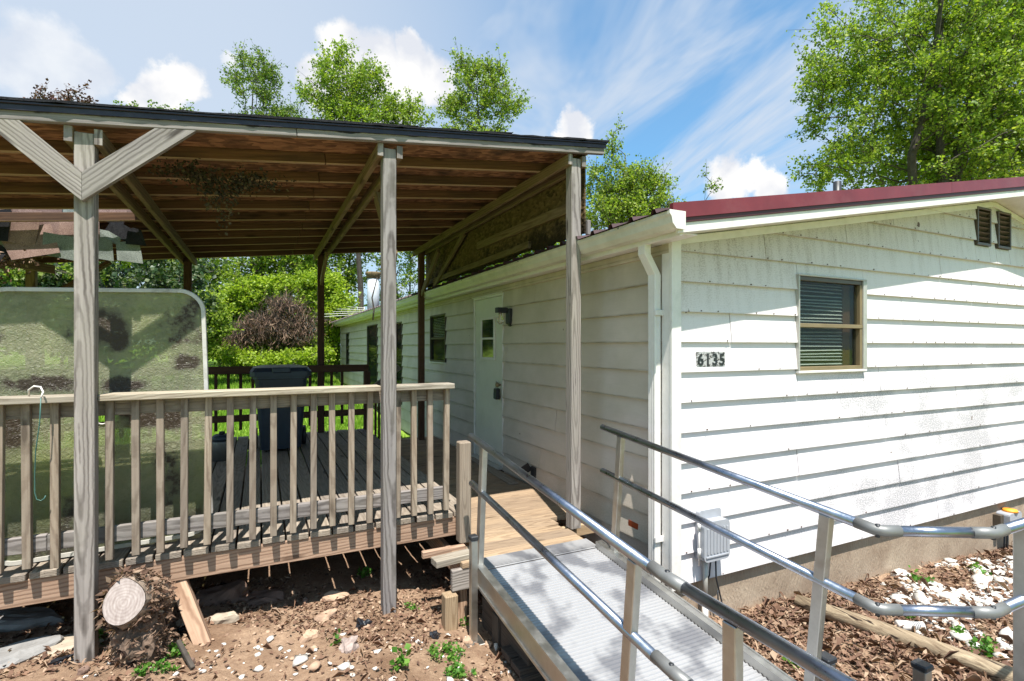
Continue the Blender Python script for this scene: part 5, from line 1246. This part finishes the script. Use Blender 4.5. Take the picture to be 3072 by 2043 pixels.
def tree(name, label, cat, base, blobs, ncl, nlf, size, mat, seed, trunk_r=.16, cr=.45, droop=.3, depth=.6, trunks=1, bmat=None, group=None, twigs=1, aspect=.42):
    """blobs: (offset along the picture, height, rx, rz) ellipsoids of the crown; branches reach every leaf cluster"""
    r = np.random.default_rng(seed); bu, bv = base; gz = float(gh(bu, bv))
    t = thing(name, label, cat, (bu, bv, gz), group)
    vol = np.array([b[2] * b[2] * b[3] for b in blobs]) ** .75; vol /= vol.sum(); C = []
    for k in range(ncl):
        b = blobs[r.choice(len(blobs), p=vol)]; d = r.standard_normal(3); d /= np.linalg.norm(d); q = r.random() ** .45
        off = d * q; xr = b[0] + off[0] * b[2]; yr = off[1] * b[2] * depth / .6 * .9; C.append((bu + RT2[0] * xr + .433 * yr, bv + RT2[1] * xr + .9014 * yr, b[1] + off[2] * b[3]))
    C = np.array(C); top = C[:, 2].max(); low = C[:, 2].min()
    parts = []; nodes = []
    for k in range(trunks):
        cx = C[r.integers(len(C))] if trunks > 1 else C[C[:, 2] > np.quantile(C[:, 2], .8)].mean(0)
        p0 = np.array([bu + (r.normal(0, .25) if trunks > 1 else 0), bv + (r.normal(0, .25) if trunks > 1 else 0), gz - .1]); p1 = np.array([cx[0], cx[1], gz + (top - gz) * .9]); pts = []
        for i in range(8):
            s = i / 7; p = p0 * (1 - s) + p1 * s; p[:2] += (p1[:2] - p0[:2]) * (s ** 1.5 - s) + r.normal(0, .06 * (top - gz) / 8, 2) * (i > 0); pts.append(p)
        rad = [trunk_r * (1 - .88 * i / 7) for i in range(8)]; parts.append(tube_arrays([tuple(p) for p in pts], rad, 7))
        for i in range(1, 8):
            nodes.append((pts[i], rad[i])); nodes.append(((pts[i] + pts[i - 1]) / 2, (rad[i] + rad[i - 1]) / 2))
    NP = np.array([n_[0] for n_ in nodes]); NR = np.array([n_[1] for n_ in nodes])
    order = np.argsort([min(np.linalg.norm(NP - c, axis=1)) for c in C])
    BP = list(NP); BR = list(NR); MID = np.zeros_like(C)
    for j in order:
        c = C[j]; A = np.array(BP); dd = np.linalg.norm(A - c, axis=1) + 1.2 * np.maximum(0, A[:, 2] - c[2] + .15) * 2; i = int(np.argmin(dd)); a = A[i]; ra = min(BR[i] * .7, trunk_r * .4); ra = max(ra, .017)
        mid = (a + c) / 2 + np.array([0, 0, .10]) * np.linalg.norm(c - a) * .6 + r.normal(0, .06, 3) * np.linalg.norm(c - a)
        parts.append(tube_arrays([tuple(a), tuple(mid), tuple(c)], [ra, ra * .7, max(.006, ra * .4)], 4, False)); BP += [mid, c]; MID[j] = mid; BR += [ra * .75, max(.01, ra * .5)]
    # twigs spray out from every branch end; leaves sit along them
    P = []; TW = 5
    axd = C - MID; axd /= np.linalg.norm(axd, axis=1)[:, None] + 1e-6
    for q in range(TW):
        L_ = cr * r.uniform(.5, 1.6, len(C)) * (1 if q else 1.3)
        dr = axd * .55 + r.standard_normal((len(C), 3)) * np.array([.62, .62, .45]) + np.array([0, 0, .30]); dr /= np.linalg.norm(dr, axis=1)[:, None]
        st_ = C + (MID - C) * r.uniform(0, .55, len(C))[:, None]; en = st_ + dr * L_[:, None]; en[:, 2] -= droop * .18 * L_
        rep = r.poisson(nlf / TW, len(C)) + 1; idx = np.repeat(np.arange(len(C)), rep); tt = r.random(len(idx)) ** .8
        pp = st_[idx] + (en - st_)[idx] * tt[:, None] + r.standard_normal((len(idx), 3)) * (.035 + .10 * cr * (1.1 - tt))[:, None]
        P.append(pp)
        if q < twigs:
            for a_, b_ in zip(st_, en): parts.append(tube_arrays([tuple(a_), tuple(b_)], [.009, .004], 3, False))
    joined('trunk', parts, bmat or BARK, t, loc=(bu, bv, gz))
    leaves('crown', np.concatenate(P), size, mat, seed + 5, droop, parent=t, loc=(bu, bv, gz), aspect=aspect)
    return t
# big tree at the right, behind the house
b = at(2760, 17); tree('leafy_tree', 'large bright green tree filling the sky above the right end of the roof', 'tree', b,
    [(0, zat(430, 17), 3.6, 2.4), (-.7, zat(230, 17), 3.4, 2.6), (2.3, zat(250, 17), 3.4, 3.2), (.6, zat(60, 17), 3.6, 2.6), (3.2, zat(60, 17), 3, 3), (2.6, zat(480, 17), 2.4, 2), (-2.6, zat(480, 17), 1.5, .7), (-2.9, zat(230, 17), 1.0, 1.6), (-3.2,zat(300,17),.8,.9)], 1000, 84, .092, 'bright', 101, .24, .55, trunks=5, twigs=3)
b = at(3000, 21); tree('leafy_tree', 'darker leafy tree behind the right edge of the large green tree', 'tree', b, [(0, zat(300, 21), 3, 4), (-1.8, zat(480, 21), 3, 2)], 300, 60, .13, 'mid', 102, .2, .5)
# trees above the porch roof
def T(name, label, px, Zc, blobs, ncl, nlf, size, mat, seed, **k):
    b = at(px, Zc); f = Zc / 1571
    tree(name, label, 'tree', b, [((x - px) * f, zat(y, Zc), rx * f, rz * f) for (x, y, rx, rz) in blobs], ncl, nlf, size, mat, seed, **k)
T('slender_tree', 'slender light green tree rising first from the left above the porch roof', 770, 24, [(770, 260, 80, 80), (800, 210, 45, 45), (720, 230, 38, 45), (730,185,22,28), (830, 340, 70, 55), (920, 300, 32, 34), (760, 420, 90, 80)], 210, 44, .09, 'mid', 201, cr=.5, twigs=3)
T('leafy_tree', 'bright green pointed tree before the big cumulus cloud', 1080, 22, [(1060, 290, 105, 85), (1000, 190, 48, 38), (1120, 230, 40, 52), (1200, 350, 85, 50), (960, 300, 50, 60), (1075, 400, 150, 80), (945,160,16,18), (1030,170,24,26)], 400, 56, .095, 'bright', 202, cr=.5, twigs=2)
T('airy_tree', 'airy green tree with drooping branches right of the big cloud', 1440, 23, [(1420, 230, 70, 55), (1375, 195, 34, 34), (1460, 300, 90, 58), (1540, 320, 42, 40), (1370, 320, 45, 48), (1430, 410, 90, 50), (1380,170,14,16), (1500,215,24,24)], 250, 54, .09, 'bright', 203, cr=.5, droop=.9, twigs=3)
T('leafy_tree', 'yellow green tree between the porch roof and the gutter', 1860, 20, [(1850, 560, 95, 75), (1835, 450, 34, 55), (1920, 560, 70, 55), (1980, 560, 38, 38), (1850, 660, 130, 60), (1840, 400, 14, 26), (1920,640,110,60)], 380, 52, .085, 'bright', 204, cr=.45, twigs=3)
T('bare_tree', 'thin sparse tree top just left of the red roof end', 2118, 24, [(2115, 520, 14, 30), (2140, 560, 30, 20)], 14, 8, .09, 'mid', 205, cr=.25, trunk_r=.05)
T('purple_leaf_tree', 'purple leaved tree top showing above the left end of the roof', 215, 20, [(205, 290, 70, 18), (262, 262, 24, 10), (178, 232, 10, 10), (130, 300, 40, 10), (200, 330, 80, 26)], 46, 16, .10, 'purple', 206, cr=.26, trunk_r=.09)
T('leafy_tree', 'green tree whose tip barely shows above the left half of the porch roof', 520, 24, [(400, 350, 60, 22), (540, 345, 60, 18), (480, 400, 110, 60)], 120, 30, .11, 'mid', 207, cr=.35)
# understory seen beneath the roof
T('evergreen_tree', 'dark glossy evergreen at the left behind the glass table top', 330, 12.5, [(150, 870, 190, 120), (420, 850, 190, 100), (540, 900, 90, 120), (600, 830, 50, 60), (0, 900, 200, 160), (300, 980, 300, 110)], 520, 60, .095, 'dark', 210, cr=.34, trunk_r=.14)
T('shrub', 'light speckled leafy shrub in front of the dark evergreen', 180, 11.8, [(150, 830, 150, 40), (60, 860, 100, 40)], 90, 40, .085, 'mid', 228, cr=.25, trunk_r=.05)
T('leafy_tree', 'tall bright green tree behind the deck centre', 800, 21, [(800, 790, 120, 90), (760, 860, 110, 70), (900, 800, 110, 90), (860, 700, 180, 80), (760,640,120,80)], 420, 40, .11, 'bright', 211, cr=.42, trunks=2)
T('shrub', 'bright low shrub in front of the vine mound behind the trash can', 850, 17.0, [(800, 1085, 70, 18), (880, 1085, 70, 22), (950, 1075, 50, 26), (730, 1080, 50, 26)], 200, 50, .075, 'yellow', 231, cr=.22, trunk_r=.04)
T('leafy_tree', 'green tree with visible limbs left of the flue pipe', 1010, 23, [(960, 800, 110, 90), (1060, 840, 70, 60), (1000, 700, 110, 70), (1100, 760, 90, 40)], 220, 38, .11, 'bright', 212, cr=.45, trunks=2)
T('airy_tree', 'thin twiggy tree against the sky right of the flue pipe', 1210, 24, [(1200, 850, 70, 70), (1260, 800, 60, 70), (1150, 900, 60, 40), (1220, 720, 80, 60)], 150, 26, .09, 'bright', 213, cr=.4, trunk_r=.09, trunks=3)
T('shrub', 'glowing yellow green shrub left of the brown vine mound', 760, 19.5, [(760, 890, 70, 38), (690, 930, 70, 50), (820, 870, 70, 40)], 330, 50, .09, 'yellow', 214, cr=.32, trunk_r=.06)
T('shrub', 'glowing yellow green shrub right of the brown vine mound', 960, 19.5, [(950, 920, 75, 40), (1020, 950, 60, 70), (960, 860, 70, 40)], 330, 50, .09, 'yellow', 215, cr=.32, trunk_r=.06)
T('shrub', 'low bright shrub at the left edge of the lawn', 660, 19, [(640, 1020, 60, 55), (700, 1060, 80, 34), (760, 1040, 60, 40)], 260, 50, .085, 'bright', 216, cr=.3, trunk_r=.05)
T('shrub', 'low shrub at the foot of the brown vine mound', 860, 19, [(860, 1060, 130, 34), (940, 1050, 60, 34), (780, 1080, 60, 20)], 220, 50, .085, 'bright', 217, cr=.28, trunk_r=.05)
T('shrub', 'tall green shrub hugging the far corner of the house', 1010, 21, [(1000, 1020, 40, 60), (1040, 960, 40, 40), (990, 1080, 40, 30)], 200, 50, .09, 'bright', 218, cr=.3, trunk_r=.05)
T('vine_mound', 'mound of dry brown vines draped over a dead shrub', 865, 18.0, [(865, 925, 44, 40), (835, 990, 66, 44), (765, 985, 40, 36), (905, 1000, 30, 40), (940, 960, 34, 12), (720, 1010, 40, 18)], 230, 17, .22, 'dry', 219, cr=.5, droop=1.4, trunk_r=.05, twigs=5, aspect=.045)
T('shrub', 'shaded green thicket between the evergreen and the lawn', 560, 16, [(560, 990, 90, 90), (620, 960, 60, 70)], 240, 48, .09, 'bright', 220, cr=.34, trunk_r=.07)
T('leafy_tree', 'tall green tree far behind the left part of the deck', 560, 23, [(560, 780, 150, 90), (380, 760, 160, 90), (640, 860, 90, 80)], 320, 44, .12, 'bright', 221, cr=.5)
T('leafy_tree', 'bright tree behind the hanging panel above the side roof', 1500, 26, [(1450, 800, 140, 60), (1600, 760, 120, 60), (1350, 850, 90, 40)], 260, 44, .12, 'bright', 222, cr=.5)
T('shrub', 'distant green thicket closing the view beyond the lawn', 700, 27, [(500, 960, 220, 80), (700, 960, 200, 80), (900, 960, 200, 80), (1060, 1000, 120, 70)], 420, 46, .13, 'bright', 223, cr=.55)
T('leafy_tree', 'tall green tree beyond the lawn far left behind everything', 120, 22, [(60, 760, 200, 100), (240, 760, 150, 90), (100, 900, 300, 120)], 260, 44, .12, 'mid', 224, cr=.5)
